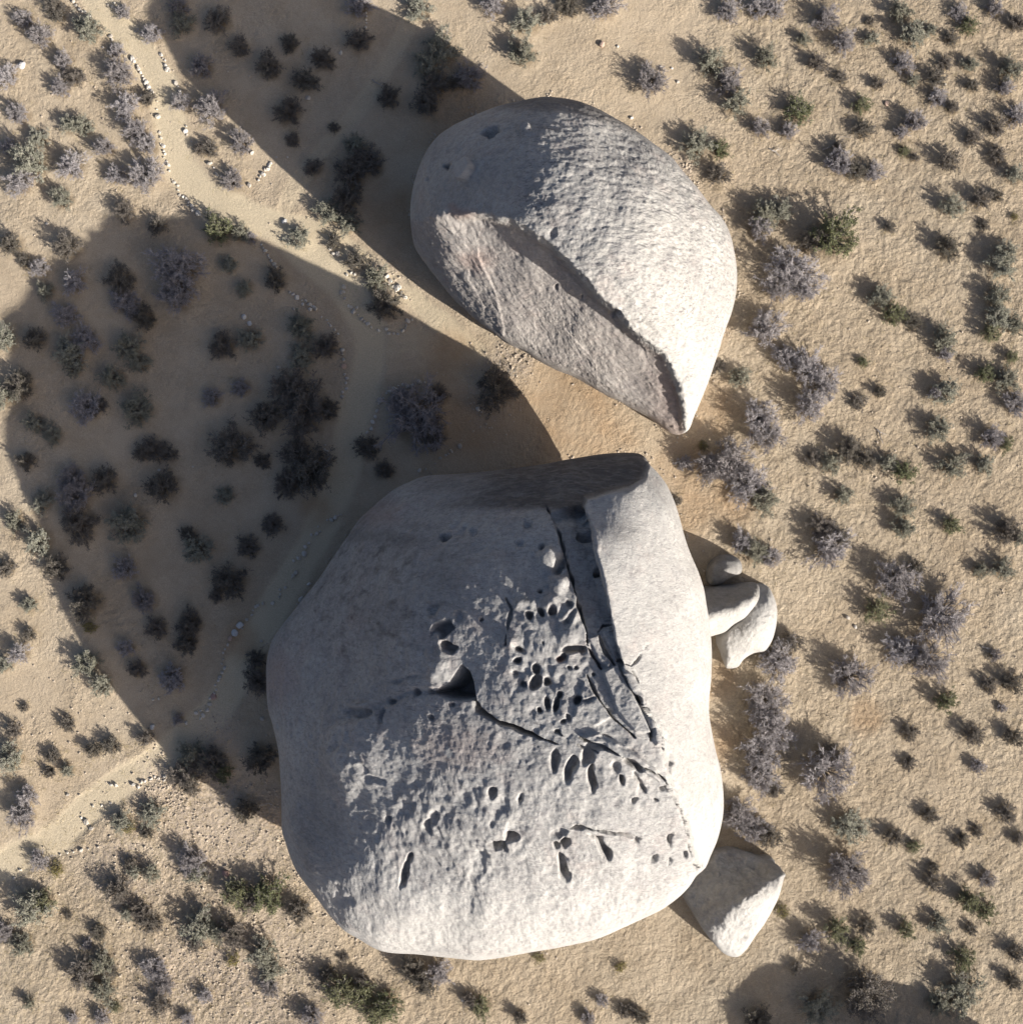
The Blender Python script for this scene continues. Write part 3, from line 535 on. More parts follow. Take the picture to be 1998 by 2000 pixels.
def up_extra(px, py, X, Y, Z):
    sd = signed(px, py, CREST); rm = sstep(0, 12, sd); a = 0.82
    u = X * math.cos(-a) - Y * math.sin(-a); v = X * math.sin(-a) + Y * math.cos(-a)
    grain = fbm(X * 0.75 - Y * 0.66, (X * 0.66 + Y * 0.75) * 3.4, Z * 0.5, 0.7, 4, 0.65)
    flake = 0.34 * sstep(1.0, 0.88, np.hypot(((px - 912) * .8 + (py - 330) * .6) / 15, ((py - 330) * .8 - (px - 912) * .6) / 24) + 0.45 * fbm(X, Y, Z, .5, 2)) + 0.20 * sstep(1.0, .5, np.hypot((px - 1026) / 15, (py - 252) / 10))
    edge = 0.07 * sstep(16, 2, np.abs(sd)) * (fbm(X, Y, Z, 0.5, 3, 0.6))
    rocky = (1 - rm) * 0.06 * fbm(X * 1.0, Y * 2.2, Z, 0.55, 3, 0.65) * sstep(990, 1040, px)
    ledge = 0
    for pts, dep in (([(935, 500), (955, 540), (970, 575), (978, 610), (985, 640)], .06), ([(915, 545), (930, 570), (945, 600)], .05), ([(1100, 640), (1150, 690), (1165, 710)], .03)):
        P = np.array(pts, float); d, t = poly_dist(px, py, pts); side = px - np.interp(py, P[:, 1], P[:, 0])
        ledge = ledge + dep * sstep(26, 0, d) * (side < 0)
    return rm * 0.036 * grain + flake + edge + rocky + rm * ledge
def up_masks(px, py, X, Y, Z):
    w = fbm(X, Y, Z, 1.0, 3) * 22; sd = signed(px, py, CREST); rm = sstep(-2, 6, sd)
    v = 0.75 * sstep(225, 200, py + w * 0.4 - (px > 1100) * (px - 1100) * 0.35) * sstep(930, 1000, px)
    v = np.maximum(v, rm * (0.03 + (0.12 + .16 * sstep(0, 20, w)) * sstep(900, 1060, px)))  # scooped wall gets darker towards the right
    rust = .14 * rm + 0.5 * sstep(16, 2, np.abs(sd + 6) + w * 0.3) * sstep(866, 885, px) * sstep(960, 905, px) + rm * .35 * sstep(1.2, .3, np.hypot((px - 930) / 50, (py - 510) / 30) + w * .02) + rm * .25 * sstep(1230, 1330, px)
    pale_lit = 0.5 * sstep(22, 3, np.abs(sd)) * (1 - rm) * sstep(1000, 1040, px) + 0.65 * sstep(1.05, .8, np.hypot((px - 912) / 21, (py - 330) / 25)) + .5 * sstep(600, 760, py) * (1 - rm)  # paler along the crest, on the flake and towards the lower tip
    fleck = (1 - rm) * sstep(980, 1030, px) * (0.35 + 0.45 * sstep(-5, 15, w)) + 0.25
    return dict(varnish_shade=v, rust=rust, pale_lit=np.clip(pale_lit, 0, .7), fleck=np.clip(fleck, 0, 1))
UP_POCKETS = [(956, 257, 15, 8, -8, .55, .35), (871, 324, 7, 5, -30, .5, .35), (1137, 537, 4, 3, 0, .25, .4), (835, 351, 3, 5, 0, .2, .4), (1078, 455, 6, 10, 20, .2, .5), (1198, 613, 8, 5, 30, .3, .4), (1085, 560, 3, 6, 30, .2, .5), (1138, 580, 3, 5, 30, .2, .5)]
build_boulder('pale boulder with rounded back and long scooped wall, upper of the two biggest', UP, (1130, 520), up_z, 420, lambda x, y: 0.6 + 0.7 * sstep(0, 30, -signed(x, y, CREST)), 36, M_UP, 0.9, 0.12,
              UP_POCKETS, [], up_extra, up_masks, None, 9.0)

# ---- three blocks leaning on the right flank and the wedge at the lower right
build_boulder('small grey half-buried boulder, topmost of the three blocks beside the huge one', [(1383, 1116), (1393, 1097), (1410, 1085), (1428, 1084), (1445, 1095), (1449, 1112), (1443, 1122), (1424, 1130), (1405, 1141), (1385, 1141)], (1416, 1113),
              TPS([(1420, 1112, 1.5), (1440, 1100, 1.0), (1395, 1122, 1.2), (1428, 1090, .8), (1410, 1130, 1.2), (1440, 1118, 1.1)]), 70, .5, 14, M_SMALL, .45, .05, seed=21,
              masks=lambda px, py, X, Y, Z: dict(varnish_shade=.35 + .4 * fbm(X, Y, Z, .6, 2), fleck=px * 0 + .3))
build_boulder('smooth grey boulder wedged between the huge boulder and the curved cream one', [(1362, 1160), (1389, 1145), (1424, 1141), (1453, 1138), (1472, 1137), (1482, 1145), (1484, 1162), (1478, 1178), (1466, 1195), (1453, 1209), (1433, 1220), (1416, 1234), (1399, 1240), (1380, 1243), (1362, 1230)], (1420, 1188),
              TPS([(1400, 1198, 3.7), (1440, 1186, 3.5), (1470, 1168, 3.0), (1400, 1152, 1.7), (1440, 1147, 1.5), (1468, 1144, 1.5), (1420, 1172, 2.6), (1400, 1228, 3.0), (1440, 1207, 2.8), (1470, 1184, 2.5), (1375, 1200, 3.7), (1375, 1165, 2.0)]), 120, .9, 16, M_SMALL, 1.0, .05, seed=31,
              masks=lambda px, py, X, Y, Z: dict(varnish_shade=.25 * sstep(1190, 1165, py), pale_lit=.5 * sstep(1195, 1215, py + (px - 1400) * .4), fleck=px * 0 + .3))  # shade painted on the north half, sunlight painted on the south half
build_boulder('curved cream boulder, lowest of the three blocks beside the huge one', [(1478, 1140), (1499, 1145), (1509, 1160), (1516, 1182), (1517, 1207), (1513, 1232), (1505, 1255), (1493, 1272), (1472, 1276), (1453, 1288), (1441, 1303), (1424, 1306), (1415, 1301), (1410, 1276), (1406, 1255), (1408, 1238), (1425, 1215), (1450, 1190), (1465, 1160)], (1466, 1228),
              TPS([(1500, 1165, 1.5), (1495, 1150, .8), (1508, 1200, 1.7), (1495, 1205, 2.0), (1478, 1230, 2.2), (1450, 1250, 2.0), (1425, 1285, 1.4), (1490, 1258, 1.4), (1440, 1222, 2.0), (1450, 1292, 1.0), (1475, 1170, 1.6)]), 120, .8, 20, M_SMALL, 1.0, .04, seed=41,
              masks=lambda px, py, X, Y, Z: dict(pale_lit=px * 0 + .55, varnish_shade=.3 * sstep(20, 0, np.abs(px - (1440 + (1240 - py) * .7))), fleck=px * 0 + .2))  # pale all over, with a darker band beside the wedged block
build_boulder('wedge-shaped boulder with bright ridge tucked against lower right of the huge one', [(1334, 1748), (1345, 1715), (1385, 1676), (1398, 1661), (1426, 1656), (1460, 1664), (1491, 1679), (1531, 1704), (1531, 1717), (1519, 1757), (1497, 1798), (1472, 1832), (1454, 1857), (1438, 1869), (1416, 1863), (1395, 1844), (1373, 1816), (1354, 1785)], (1435, 1760),
              TPS([(1447, 1765, 3.7), (1480, 1745, 3.6), (1525, 1708, 2.8), (1415, 1800, 3.1), (1408, 1845, 1.9), (1400, 1720, 2.2), (1440, 1680, 1.0), (1480, 1695, 1.4), (1440, 1720, 2.2), (1370, 1770, 1.9), (1495, 1775, 2.3), (1462, 1825, 1.7), (1350, 1745, 1.6), (1432, 1860, 1.0), (1510, 1745, 2.4)]), 150, .6, 14, M_SMALL, 1.0, .04, seed=51,
              extra=lambda px, py, X, Y, Z: .10 * fbm(X, Y, Z, .5, 3, .6),
              masks=lambda px, py, X, Y, Z: dict(varnish_shade=.45 * sstep(1770, 1740, py + (px - 1440) * .55) * (.5 + fbm(X, Y, Z, .8, 3)), pale_lit=.7 * sstep(1775, 1800, py + (px - 1440) * .55), fleck=px * 0 + .2))  # ridge splits painted shade on the northwest from painted sunlight on the southeast
_t = np.linspace(0, 2 * np.pi, 24, endpoint=False)
build_boulder('boulder below the frame whose shadow enters at the lower right corner', [(2015 + 245 * math.cos(a) * (1 + .06 * math.sin(3 * a)), 2325 + 170 * math.sin(a)) for a in _t], (2015, 2325),
              TPS([(2015, 2325, 4.7), (1880, 2300, 4.2), (2140, 2340, 3.8), (2000, 2215, 3.7), (2015, 2430, 3.6), (1930, 2260, 4.3)]), 90, 1.4, 60, M_SMALL, .8, .08, seed=61)

# ------------------------------------------------------------------ shrubs
def prisms(segs):
    """segs: list of (p0, p1, r0, r1) arrays -> three-sided tapered sticks"""
    p0 = np.array([s[0] for s in segs]); p1 = np.array([s[1] for s in segs]); r0 = np.array([s[2] for s in segs]); r1 = np.array([s[3] for s in segs])
    d = p1 - p0; d /= np.linalg.norm(d, axis=1)[:, None] + 1e-9
    ref = np.where(np.abs(d[:, 2:3]) > .9, [[1., 0, 0]], [[0, 0, 1.]]); u = np.cross(d, ref); u /= np.linalg.norm(u, axis=1)[:, None]; v = np.cross(d, u)
    n = len(p0); V = np.zeros((n, 6, 3))
    for k in range(3):
        a = 2 * math.pi * k / 3; o = u * math.cos(a) + v * math.sin(a)
        V[:, k] = p0 + o * r0[:, None]; V[:, 3 + k] = p1 + o * r1[:, None]
    b = (np.arange(n) * 6)[:, None]
    F = np.concatenate([b + np.array([[k, (k + 1) % 3, 3 + (k + 1) % 3, 3 + k]]) for k in range(3)])
    return V.reshape(-1, 3), F
def diamonds(c, size, g, up=0.4):
    n = len(c); nrm = g.normal(size=(n, 3)); nrm[:, 2] = np.abs(nrm[:, 2]) + up; nrm /= np.linalg.norm(nrm, axis=1)[:, None]
    t = g.normal(size=(n, 3)); t -= (t * nrm).sum(1)[:, None] * nrm; t /= np.linalg.norm(t, axis=1)[:, None]; b = np.cross(nrm, t)
    s = size[:, None]
    V = np.stack([c + t * s, c + b * s * .45, c - t * s, c - b * s * .45], 1).reshape(-1, 3)
    return V, (np.arange(n) * 4)[:, None] + np.array([[0, 1, 2, 3]])
def unit(v): return v / (np.linalg.norm(v) + 1e-9)
def shrub_meshes(kind, seed):
    """crown of radius 1, about 1.45 high"""
    g = np.random.default_rng(seed); stems = []; twigs = []; tips = []
    H = {'P': 1.10, 'S': 1.02, 'G': 1.12, 'D': 1.08, 'Y': 0.75}[kind]
    nst = {'P': 44, 'S': 36, 'G': 34, 'D': 40, 'Y': 26}[kind]
    lob = g.uniform(0, 6.28, 4); la = g.uniform(.04, .16, 4)
    for i in range(nst):
        az = i * 2.39996 + g.uniform(-.5, .5); pol = math.acos(1 - g.uniform(0.0, .90)) * .98
        ext = (1 + sum(la[k] * math.sin((k + 2) * az + lob[k]) for k in range(4))) * g.uniform(.68, .98)
        end = np.array([math.sin(pol) * math.cos(az) * ext, math.sin(pol) * math.sin(az) * ext, (math.cos(pol) * H + .10) * (0.75 + .25 * ext)])
        b = np.array([math.cos(az), math.sin(az), 0]) * g.uniform(0, .16); b[2] = -.06
        mid = b + (end - b) * .5 + np.array([0, 0, .10]) + g.normal(size=3) * .07
        stems += [(b, mid, .024, .017), (mid, end, .017, .009)]
        ntw = {'P': 9, 'S': 8, 'G': 8, 'D': 9, 'Y': 6}[kind]
        for _ in range(ntw):
            t = g.uniform(.30, 1.0); q = (b + (mid - b) * t * 2) if t < .5 else (mid + (end - mid) * (t - .5) * 2)
            dr = unit(unit(end - b) * .8 + g.normal(size=3) * .55 + np.array([0, 0, .18])); L = g.uniform(.12, .27)
            e = q + dr * L; e[2] = max(e[2], .03)
            twigs.append((q, e, .011, .007))
            for _ in range({'P': 7, 'S': 4, 'G': 3, 'D': 4, 'Y': 3}[kind]):
                s = g.uniform(.3, 1.0); q2 = q + (e - q) * s
                d2 = unit(dr + g.normal(size=3) * .6); e2 = q2 + d2 * g.uniform(.07, .17); e2[2] = max(e2[2], .02)
                twigs.append((q2, e2, .0068, .0032)); tips.append((q2, e2))
    leaves = None
    per = {'P': 2, 'S': 8, 'G': 8, 'D': 5, 'Y': 6}[kind]
    if per:
        a = np.array([t[0] for t in tips]); b = np.array([t[1] for t in tips]); a = np.repeat(a, per, 0); b = np.repeat(b, per, 0)
        c = a + (b - a) * g.uniform(.2, 1.1, (len(a), 1)) + g.normal(size=a.shape) * .022; c[:, 2] = np.maximum(c[:, 2], .02)
        sz = g.uniform(.6, 1.25, len(c)) * {'P': .020, 'S': .030, 'G': .033, 'D': .028, 'Y': .034}[kind]
        leaves = diamonds(c, sz, g)
    return prisms(stems), prisms(twigs), leaves
PROTO = {}
LEAFMAT = {'P': M_PTWIG, 'S': M_SAGE, 'G': M_GREEN, 'D': M_DARK, 'Y': M_YEL}
TWIGMAT = {'P': M_PTWIG, 'S': M_BARK, 'G': M_BARK, 'D': M_BARK, 'Y': M_BARK}
for kd, cnt in (('P', 6), ('S', 6), ('G', 5), ('D', 6), ('Y', 3)):
    PROTO[kd] = []
    for q in range(cnt):
        st, tw, lf = shrub_meshes(kd, 100 * ord(kd) + q); parts = []
        for nm, dat, mt in (('stems', st, M_BARK), ('twigs', tw, TWIGMAT[kd]), ('foliage', lf, LEAFMAT.get(kd))):
            if dat is None: continue
            me = make_mesh(nm, dat[0], dat[1], smooth=False); me.materials.append(mt); parts.append((nm, me))
        PROTO[kd].append(parts)
LOOK = {'P': 'lavender-grey twiggy shrub', 'S': 'grey-green sagebrush', 'G': 'olive green shrub', 'D': 'dark dense shrub', 'Y': 'low yellowish bush'}
SHADOW_BIG = [(1060, 895), (870, 645), (650, 540), (350, 400), (240, 385), (90, 440), (0, 740), (20, 960), (110, 1215), (360, 1440), (540, 1480), (560, 1200), (800, 940)]
SHADOW_UP = [(1070, 190), (780, 10), (330, -20), (370, 75), (560, 280), (845, 570), (830, 300)]
def where(x, y):
    if inside(np.array(x), np.array(y), SHADOW_BIG): return "in the big shadow"
    if inside(np.array(x), np.array(y), SHADOW_UP): return "in upper shadow"
    d = min(float(poly_dist(np.array(x), np.array(y), p)[0]) for p, _, _ in TRAILS)
    if d < 60: return 'by trail'
    if float(poly_dist(np.array(x), np.array(y), BIG, True)[0]) < 90: return 'by huge boulder'
    if float(poly_dist(np.array(x), np.array(y), UP, True)[0]) < 90: return 'by upper boulder'
    return 'on sand'
used_labels = set()
_ONES = 'zero one two three four five six seven eight nine ten eleven twelve thirteen fourteen fifteen sixteen seventeen eighteen nineteen'.split()
_TENS = '. . twenty thirty forty fifty sixty seventy eighty ninety'.split()
def spell(v):
    v = int(round(v))
    if v >= 100: return 'a hundred'
    return _ONES[v] if v < 20 else _TENS[v // 10] + ('-' + _ONES[v % 10] if v % 10 else '')
def place_label(base, x, y):
    """the place in the photo, in hundredths of its width and height"""
    return "%s, %s percent across, %s down" % (base, spell(min(max(x, 0), PW) / PW * 100), spell(min(max(y, 0), PH) / PH * 100))
def settle_labels():
    """things that fall on the same hundredths are told apart by which lies higher"""
    by = {}
    for o in COL.objects:
        if 'label' in o and o.parent is None: by.setdefault(o['label'], []).append(o)
    for lab, obs in by.items():
        if len(obs) < 2: continue
        obs.sort(key=lambda o: -o.location.y)
        words = {2: ('upper', 'lower'), 3: ('upper', 'middle', 'lower')}.get(len(obs), ('topmost', 'second', 'third', 'fourth', 'fifth', 'sixth'))
        for o, w in zip(obs, words): o['label'] = w + ' ' + lab
lr = random.Random(4)
for (sx, sy, r, kd) in shrubs:
    rm = r / 45.0 * (1.18 if kd != 'P' or r < 28 else 1.30) * lr.uniform(.88, 1.10)
    h = rm * 1.1
    X = float(wx(sx, h * .5)); Y = float(wy(sy, h * .5))
    e = bpy.data.objects.new(KINDS[kd], None); e.empty_display_size = .2
    e.location = (X, Y, ground_z(X, Y) - 0.01); e.rotation_euler = (0, 0, lr.uniform(0, 6.283))
    hs = rm * lr.uniform(.60, .88)
    e.scale = (rm * lr.uniform(.86, 1.1), rm * lr.uniform(.86, 1.1), hs)
    link(e)
    for nm, me in lr.choice(PROTO[kd]): link(bpy.data.objects.new(nm, me), e)
    size = 'tiny' if r < 14 else 'small' if r < 20 else 'medium' if r < 29 else 'large' if r < 40 else 'sprawling'
    tag(e, place_label("%s %s %s" % (size, LOOK[kd], where(sx, sy)), sx, sy), 'shrub', 'desert shrubs scattered over the sand')

# ------------------------------------------------------------------ stones
def stone_mesh(seed):
    import bmesh
    g = np.random.default_rng(seed); bm = bmesh.new(); bmesh.ops.create_icosphere(bm, subdivisions=2, radius=1.0)
    sc = g.uniform(.75, 1.15, 3); sc[2] *= .72
    planes = [(unit(g.normal(size=3)), g.uniform(.55, .85)) for _ in range(9)]
    for v in bm.verts:
        p = np.array(v.co)
        for n_, d_ in planes:
            k = p @ n_
            if k > d_: p = p - n_ * (k - d_) * .9
        v.co = p * sc + g.normal(size=3) * .025
    me = bpy.data.meshes.new('stone'); bm.to_mesh(me); bm.free(); me.materials.append(M_STONE); return me
STONES = [stone_mesh(900 + i) for i in range(9)]
def stone(px, py, r, label, group=None, mat=None, flat=1.0):
    rm = r / 45.0
    X = float(wx(px)); Y = float(wy(py)); me = lr.choice(STONES)
    if mat: me = me.copy(); me.materials.clear(); me.materials.append(mat)
    o = bpy.data.objects.new('stone', me); o.location = (X, Y, ground_z(X, Y) + rm * .28 * flat)
    o.scale = (rm, rm * lr.uniform(.8, 1.1), rm * flat); o.rotation_euler = (lr.uniform(-.2, .2), lr.uniform(-.2, .2), lr.uniform(0, 6.28))
    return tag(link(o), label, 'stone', group)
def zoomed(pts, ox, oy, s): return [(ox + a / s, oy + b / s) for a, b in pts]
ROWS = [
 ('stone in left border of sunlit upper trail', zoomed([(555, 15), (575, 45), (605, 70), (620, 95), (650, 95), (680, 125), (840, 275), (855, 300), (780, 365), (1000, 445), (1020, 470), (1042, 500), (1055, 525), (1070, 550), (1082, 580), (1095, 605), (1108, 625), (1122, 645), (1130, 670), (1150, 692), (1190, 830), (1195, 885), (1205, 1000), (1220, 1040), (1215, 1090), (1235, 1105), (1240, 1140), (1248, 1165), (1240, 1185), (1265, 1220), (1272, 1250), (1275, 1285), (1300, 1350), (1312, 1375), (1340, 1395), (1350, 1430), (1360, 1470), (1380, 1480), (1410, 1500), (1425, 1525), (1420, 1550), (1448, 1545), (1455, 1585), (1475, 1580), (1500, 1605), (1515, 1625)], 0, 0, 3.86)),
 ('stone in right border of sunlit upper trail', zoomed([(815, 45), (855, 55), (870, 30), (1030, 240), (1045, 225), (1215, 410), (1230, 440), (1250, 455), (1250, 490), (1270, 520), (1280, 540), (1330, 630), (1345, 658), (1360, 690), (1375, 712), (1405, 950), (1405, 990), (1412, 1015), (1450, 1070), (1580, 1235), (1600, 1230), (1620, 1270), (1630, 1305), (1645, 1325), (1885, 1395), (1905, 1150)], 0, 0, 3.86)),
 ('stone in short slanting row above trail', zoomed([(20, 1360), (35, 1335), (55, 1310), (75, 1285), (98, 1278), (105, 1250), (120, 1230), (155, 1185), (240, 1185)], 500, 0, 3.86)),
 ('stone in left border of shaded trail', zoomed([(215, 270), (228, 295), (242, 318), (258, 345), (270, 365), (285, 382), (300, 405), (315, 430), (410, 600), (430, 615), (455, 635), (488, 655), (495, 685), (520, 660), (540, 680), (560, 695), (553, 720), (590, 715), (575, 700), (440, 715), (625, 770), (665, 790), (675, 815), (690, 830), (720, 860), (740, 885), (742, 940), (770, 995), (772, 1022), (775, 1060), (790, 1160), (800, 1190), (795, 1220), (800, 1260), (770, 1290), (765, 1320), (655, 1650), (650, 1680), (662, 1690), (668, 1715)], 450, 400, 3.512)),
 ('stone in curved border between boulders', zoomed([(780, 560), (760, 605), (785, 600), (785, 640), (808, 690), (830, 705), (850, 715), (868, 705), (850, 735), (880, 755), (900, 780), (920, 800), (945, 820), (970, 842), (1015, 860), (1070, 850), (1090, 880), (1120, 885), (1150, 885), (1180, 860), (1205, 850), (1208, 825), (1245, 785), (1040, 440), (1075, 490), (1100, 520), (1090, 545), (1115, 560), (1140, 570), (1135, 590), (1155, 560), (1180, 600), (1195, 630), (1165, 610), (690, 300), (710, 335), (740, 335), (800, 480), (830, 465), (855, 470)], 450, 400, 3.512)),
 ('stone in arc round large shaded bush', zoomed([(938, 1560), (975, 1535), (980, 1490), (1000, 1450), (1005, 1410), (1020, 1360), (1030, 1340), (1048, 1330), (1070, 1290), (1080, 1275), (1092, 1282), (1105, 1275), (1120, 1265), (1135, 1270), (1155, 1245), (1185, 1230), (1220, 1250), (1250, 1250), (1300, 1215), (1310, 1225), (1333, 1215)], 450, 400, 3.512)),
 ('stone in row above huge boulder', zoomed([(1340, 1810), (1410, 1778), (1440, 1740), (1475, 1715), (1500, 1705), (1510, 1685), (1525, 1695), (1580, 1660), (1410, 1540), (1430, 1560), (1695, 1400)], 450, 400, 3.512)),
 ('stone in border row left of huge boulder', zoomed([(600, 515), (575, 525), (560, 535), (530, 552), (500, 555), (435, 600), (447, 635), (420, 650), (393, 658), (375, 715), (350, 745), (345, 790), (300, 825), (270, 840), (265, 940), (255, 960), (280, 925), (210, 1030), (168, 1045), (175, 1075), (165, 1095), (115, 1135), (50, 1142), (25, 1150), (5, 1160), (320, 1112), (375, 1000)], 500, 860, 3.578)
  + zoomed([(1870, 620), (1805, 630), (1770, 640), (1735, 670), (1725, 705), (1690, 735), (1665, 800), (1560, 910), (1545, 940), (1530, 970), (1535, 1010), (1522, 1040), (1540, 1070), (1530, 1100), (1508, 1130), (1500, 1150), (1478, 1190), (1490, 1215), (1470, 1245), (1445, 1280), (1440, 1315), (1420, 1360), (1400, 1390), (1380, 1365), (1380, 1412), (1350, 1375), (1285, 1440)], 0, 1000, 3.509)),
 ('stone in rubble along lower left trail', zoomed([(765, 290), (800, 285), (920, 290), (955, 300), (975, 270), (1000, 262), (1040, 250), (1065, 235), (1090, 245), (1130, 258), (1130, 230), (760, 410), (700, 430), (640, 430), (560, 520), (600, 545), (420, 765), (470, 755), (505, 748), (560, 735), (610, 725), (680, 710), (150, 870), (100, 930)], 0, 1450, 3.509)),
]
for lab, pts in ROWS:
    for (x, y) in pts: stone(x + lr.uniform(-1.2, 1.2), y + lr.uniform(-1.2, 1.2), lr.choice([2.6, 3.1, 3.6, 4.2, 5.0, 6.0]), place_label(lab, x, y), lab.replace('stone in', 'stones in'))
M_PINK = flat_stone_material('pinkish_stone', (0.50, 0.36, 0.28)); M_WHITE = flat_stone_material('white_stone', (0.58, 0.56, 0.53)); M_RED = flat_stone_material('reddish_stone', (0.42, 0.27, 0.22))
for x, y, r, lab, mt in [
    (176, 34, 5.5, 'largest white stone at the head of the border row, above the sage bush', M_WHITE), (298, 180, 5.5, 'largest stone in the left border row, just above a dark shrub', M_STONE), (328, 136, 5.5, 'largest stone in the right border row of the upper trail', M_STONE),
    (45, 128, 9, 'bluish white rock on sand near the left edge of the photo', M_WHITE), (666, 104, 5, 'lone pale stone in the upper shadow beside two dark shrubs', M_STONE), (602, 192, 7, 'flat brown stone in the upper shadow above a dark shrub', M_STONE), (557, 433, 7, 'bright white stone on the sunlit trail above a grey bush', M_WHITE),
    (1175, 88, 7.5, 'pinkish stone alone on the sunlit sand above the upper boulder', M_PINK), (1206, 91, 4, 'small pale stone just right of the pinkish one', M_STONE), (478, 619, 8, 'large pale flat stone in the shadow beside a blue-grey shrub', M_WHITE), (488, 632, 5, 'smaller pale stone touching the shrub below the large flat stone', M_WHITE), (545, 718, 5.5, 'lone pale oval stone on shaded sand left of the trail', M_STONE),
    (797, 627, 6.5, 'largest stone closing the curved border below the scooped wall', M_STONE), (672, 715, 6, 'largest brownish stone in the border left of the shaded trail', M_PINK), (820, 919, 6, 'biggest stone against the shaded top corner of the huge boulder', M_STONE), (729, 824, 5, 'biggest stone in the arc round the large shaded bush', M_STONE),
    (470, 1221, 9, 'large white slab in the shaded border row', M_WHITE), (459, 1236, 7.5, 'second white slab below the large one in the shaded border row', M_WHITE), (450, 1247, 6, 'pinkish slab below the two white slabs in the shaded border row', M_PINK), (418, 1360, 6.5, 'reddish flat stone near the lower end of the shaded border row', M_RED),
    (300, 1419, 6.5, 'bright white stone at the lower tip of the huge shadow', M_WHITE), (300, 1366, 4, 'left of two pale stones inside the lower tip of the huge shadow', M_STONE), (312, 1364, 4.5, 'right of two pale stones inside the lower tip of the huge shadow', M_STONE), (180, 1618, 7, 'pale rounded stone on the lower left trail beside sagebrush', M_STONE), (134, 1552, 5, 'small white stone on sand above the lower left trail', M_STONE),
    (442, 1705, 8, 'reddish stone among dark shrubs left of the huge boulder', M_RED), (461, 1723, 9, 'white slab among dark shrubs left of the huge boulder', M_WHITE), (906, 1952, 6, 'white oval stone beside a dark green bush at the bottom edge', M_WHITE), (1655, 1206, 5, 'upper of two pale stones beside the olive bush right of the blocks', M_STONE), (1670, 1224, 5, 'lower of two pale stones beside the olive bush right of the blocks', M_STONE),
    (1731, 202, 5, 'small tan stone on open sand between shrubs at upper right', M_PINK), (1324, 160, 5, 'pale stone just right of the lone lavender shrub above the upper boulder', M_STONE), (1290, 131, 3.5, 'leftmost tiny stone above the lone lavender shrub', M_STONE), (1312, 133, 3.5, 'rightmost tiny stone above the lone lavender shrub', M_STONE), (1233, 230, 4, 'small stone at the upper right rim of the upper boulder', M_STONE),
    (93, 437, 4, 'tiny pale stone just left of the huge shadow', M_STONE), (1845, 165, 3, 'speck-sized pale stone among the upper right shrubs', M_STONE), (511, 1252, 3.5, 'lone stone at the shaded left foot of the huge boulder', M_STONE), (513, 1404, 5, 'stone below the dark bush at the left foot of the huge boulder', M_STONE), (378, 912, 3.5, 'tiny stone on dark sand in the middle of the huge shadow', M_STONE), (312, 918, 3, 'speck-sized stone above a dark shrub in the huge shadow', M_STONE), (266, 967, 4.5, 'pale stone left of a dark shrub in the huge shadow', M_STONE)]:
    stone(x, y, r, lab, None, None if mt is M_STONE else mt, .8)
for k, (x, y) in enumerate([(716, 26), (717, 32), (715, 39), (716, 45), (715, 54)]):
    stone(x, y, lr.choice([2.4, 3, 3.5]), ('topmost', 'second', 'third', 'fourth', 'lowest')[k] + ' stone of the short upright row in the upper shadow', 'stones in the short upright row in the upper shadow')

# loose gravel: too many and too small to count
def scatter(name, n, regions, smin, smax, label, mat):
    g = np.random.default_rng(77); base = []
    t = (1 + 5**.5) / 2
    ico = np.array([(-1, t, 0), (1, t, 0), (-1, -t, 0), (1, -t, 0), (0, -1, t), (0, 1, t), (0, -1, -t), (0, 1, -t), (t, 0, -1), (t, 0, 1), (-t, 0, -1), (-t, 0, 1)]) / 1.9
    fa = np.array([(0, 11, 5), (0, 5, 1), (0, 1, 7), (0, 7, 10), (0, 10, 11), (1, 5, 9), (5, 11, 4), (11, 10, 2), (10, 7, 6), (7, 1, 8), (3, 9, 4), (3, 4, 2), (3, 2, 6), (3, 6, 8), (3, 8, 9), (4, 9, 5), (2, 4, 11), (6, 2, 10), (8, 6, 7), (9, 8, 1)])
    V = []; F = []; w = np.array([r[3] for r in regions], float); w /= w.sum()
    for i in range(n):
        x, y, r, _ = regions[g.choice(len(regions), p=w)]
        px = x + g.normal() * r * .6; py = y + g.normal() * r * .6
        X = float(wx(px)); Y = float(wy(py)); s = smin + (smax - smin) * g.random()**3
        v = ico * (1 + g.normal(size=(12, 1)) * .16) * np.array([s, s * g.uniform(.7, 1.1), s * .7]); a = g.uniform(0, 6.28)
        v = np.column_stack([v[:, 0] * math.cos(a) - v[:, 1] * math.sin(a), v[:, 0] * math.sin(a) + v[:, 1] * math.cos(a), v[:, 2]])
        V.append(v + np.array([X, Y, ground_z(X, Y) + s * .2])); F.append(fa + 12 * i)
    me = make_mesh(name, np.concatenate(V), np.concatenate(F), False); me.materials.append(mat)
    return tag(link(bpy.data.objects.new(name, me)), label, 'gravel', None, 'stuff')
scatter('gravel', 8500, [(430, 1620, 150, 3), (500, 1880, 150, 3), (330, 1900, 110, 2), (330, 1540, 60, 1.5), (960, 770, 60, .8), (1000, 700, 50, .5), (745, 560, 40, .6), (560, 1990, 80, 1), (1340, 335, 18, .3), (420, 1440, 50, .6), (535, 1550, 14, .3), (250, 1700, 90, 1), (900, 1900, 350, .7), (250, 250, 260, .7), (1700, 1000, 450, 1.3), (130, 1400, 150, .6)] + [(x, y, 11, .07) for x, y in BIG[::2]] + [(x, y, 11, .09) for x, y in UP[::2]], 0.012, .062, 'loose pale gravel strewn over the sand', M_GRAVEL)

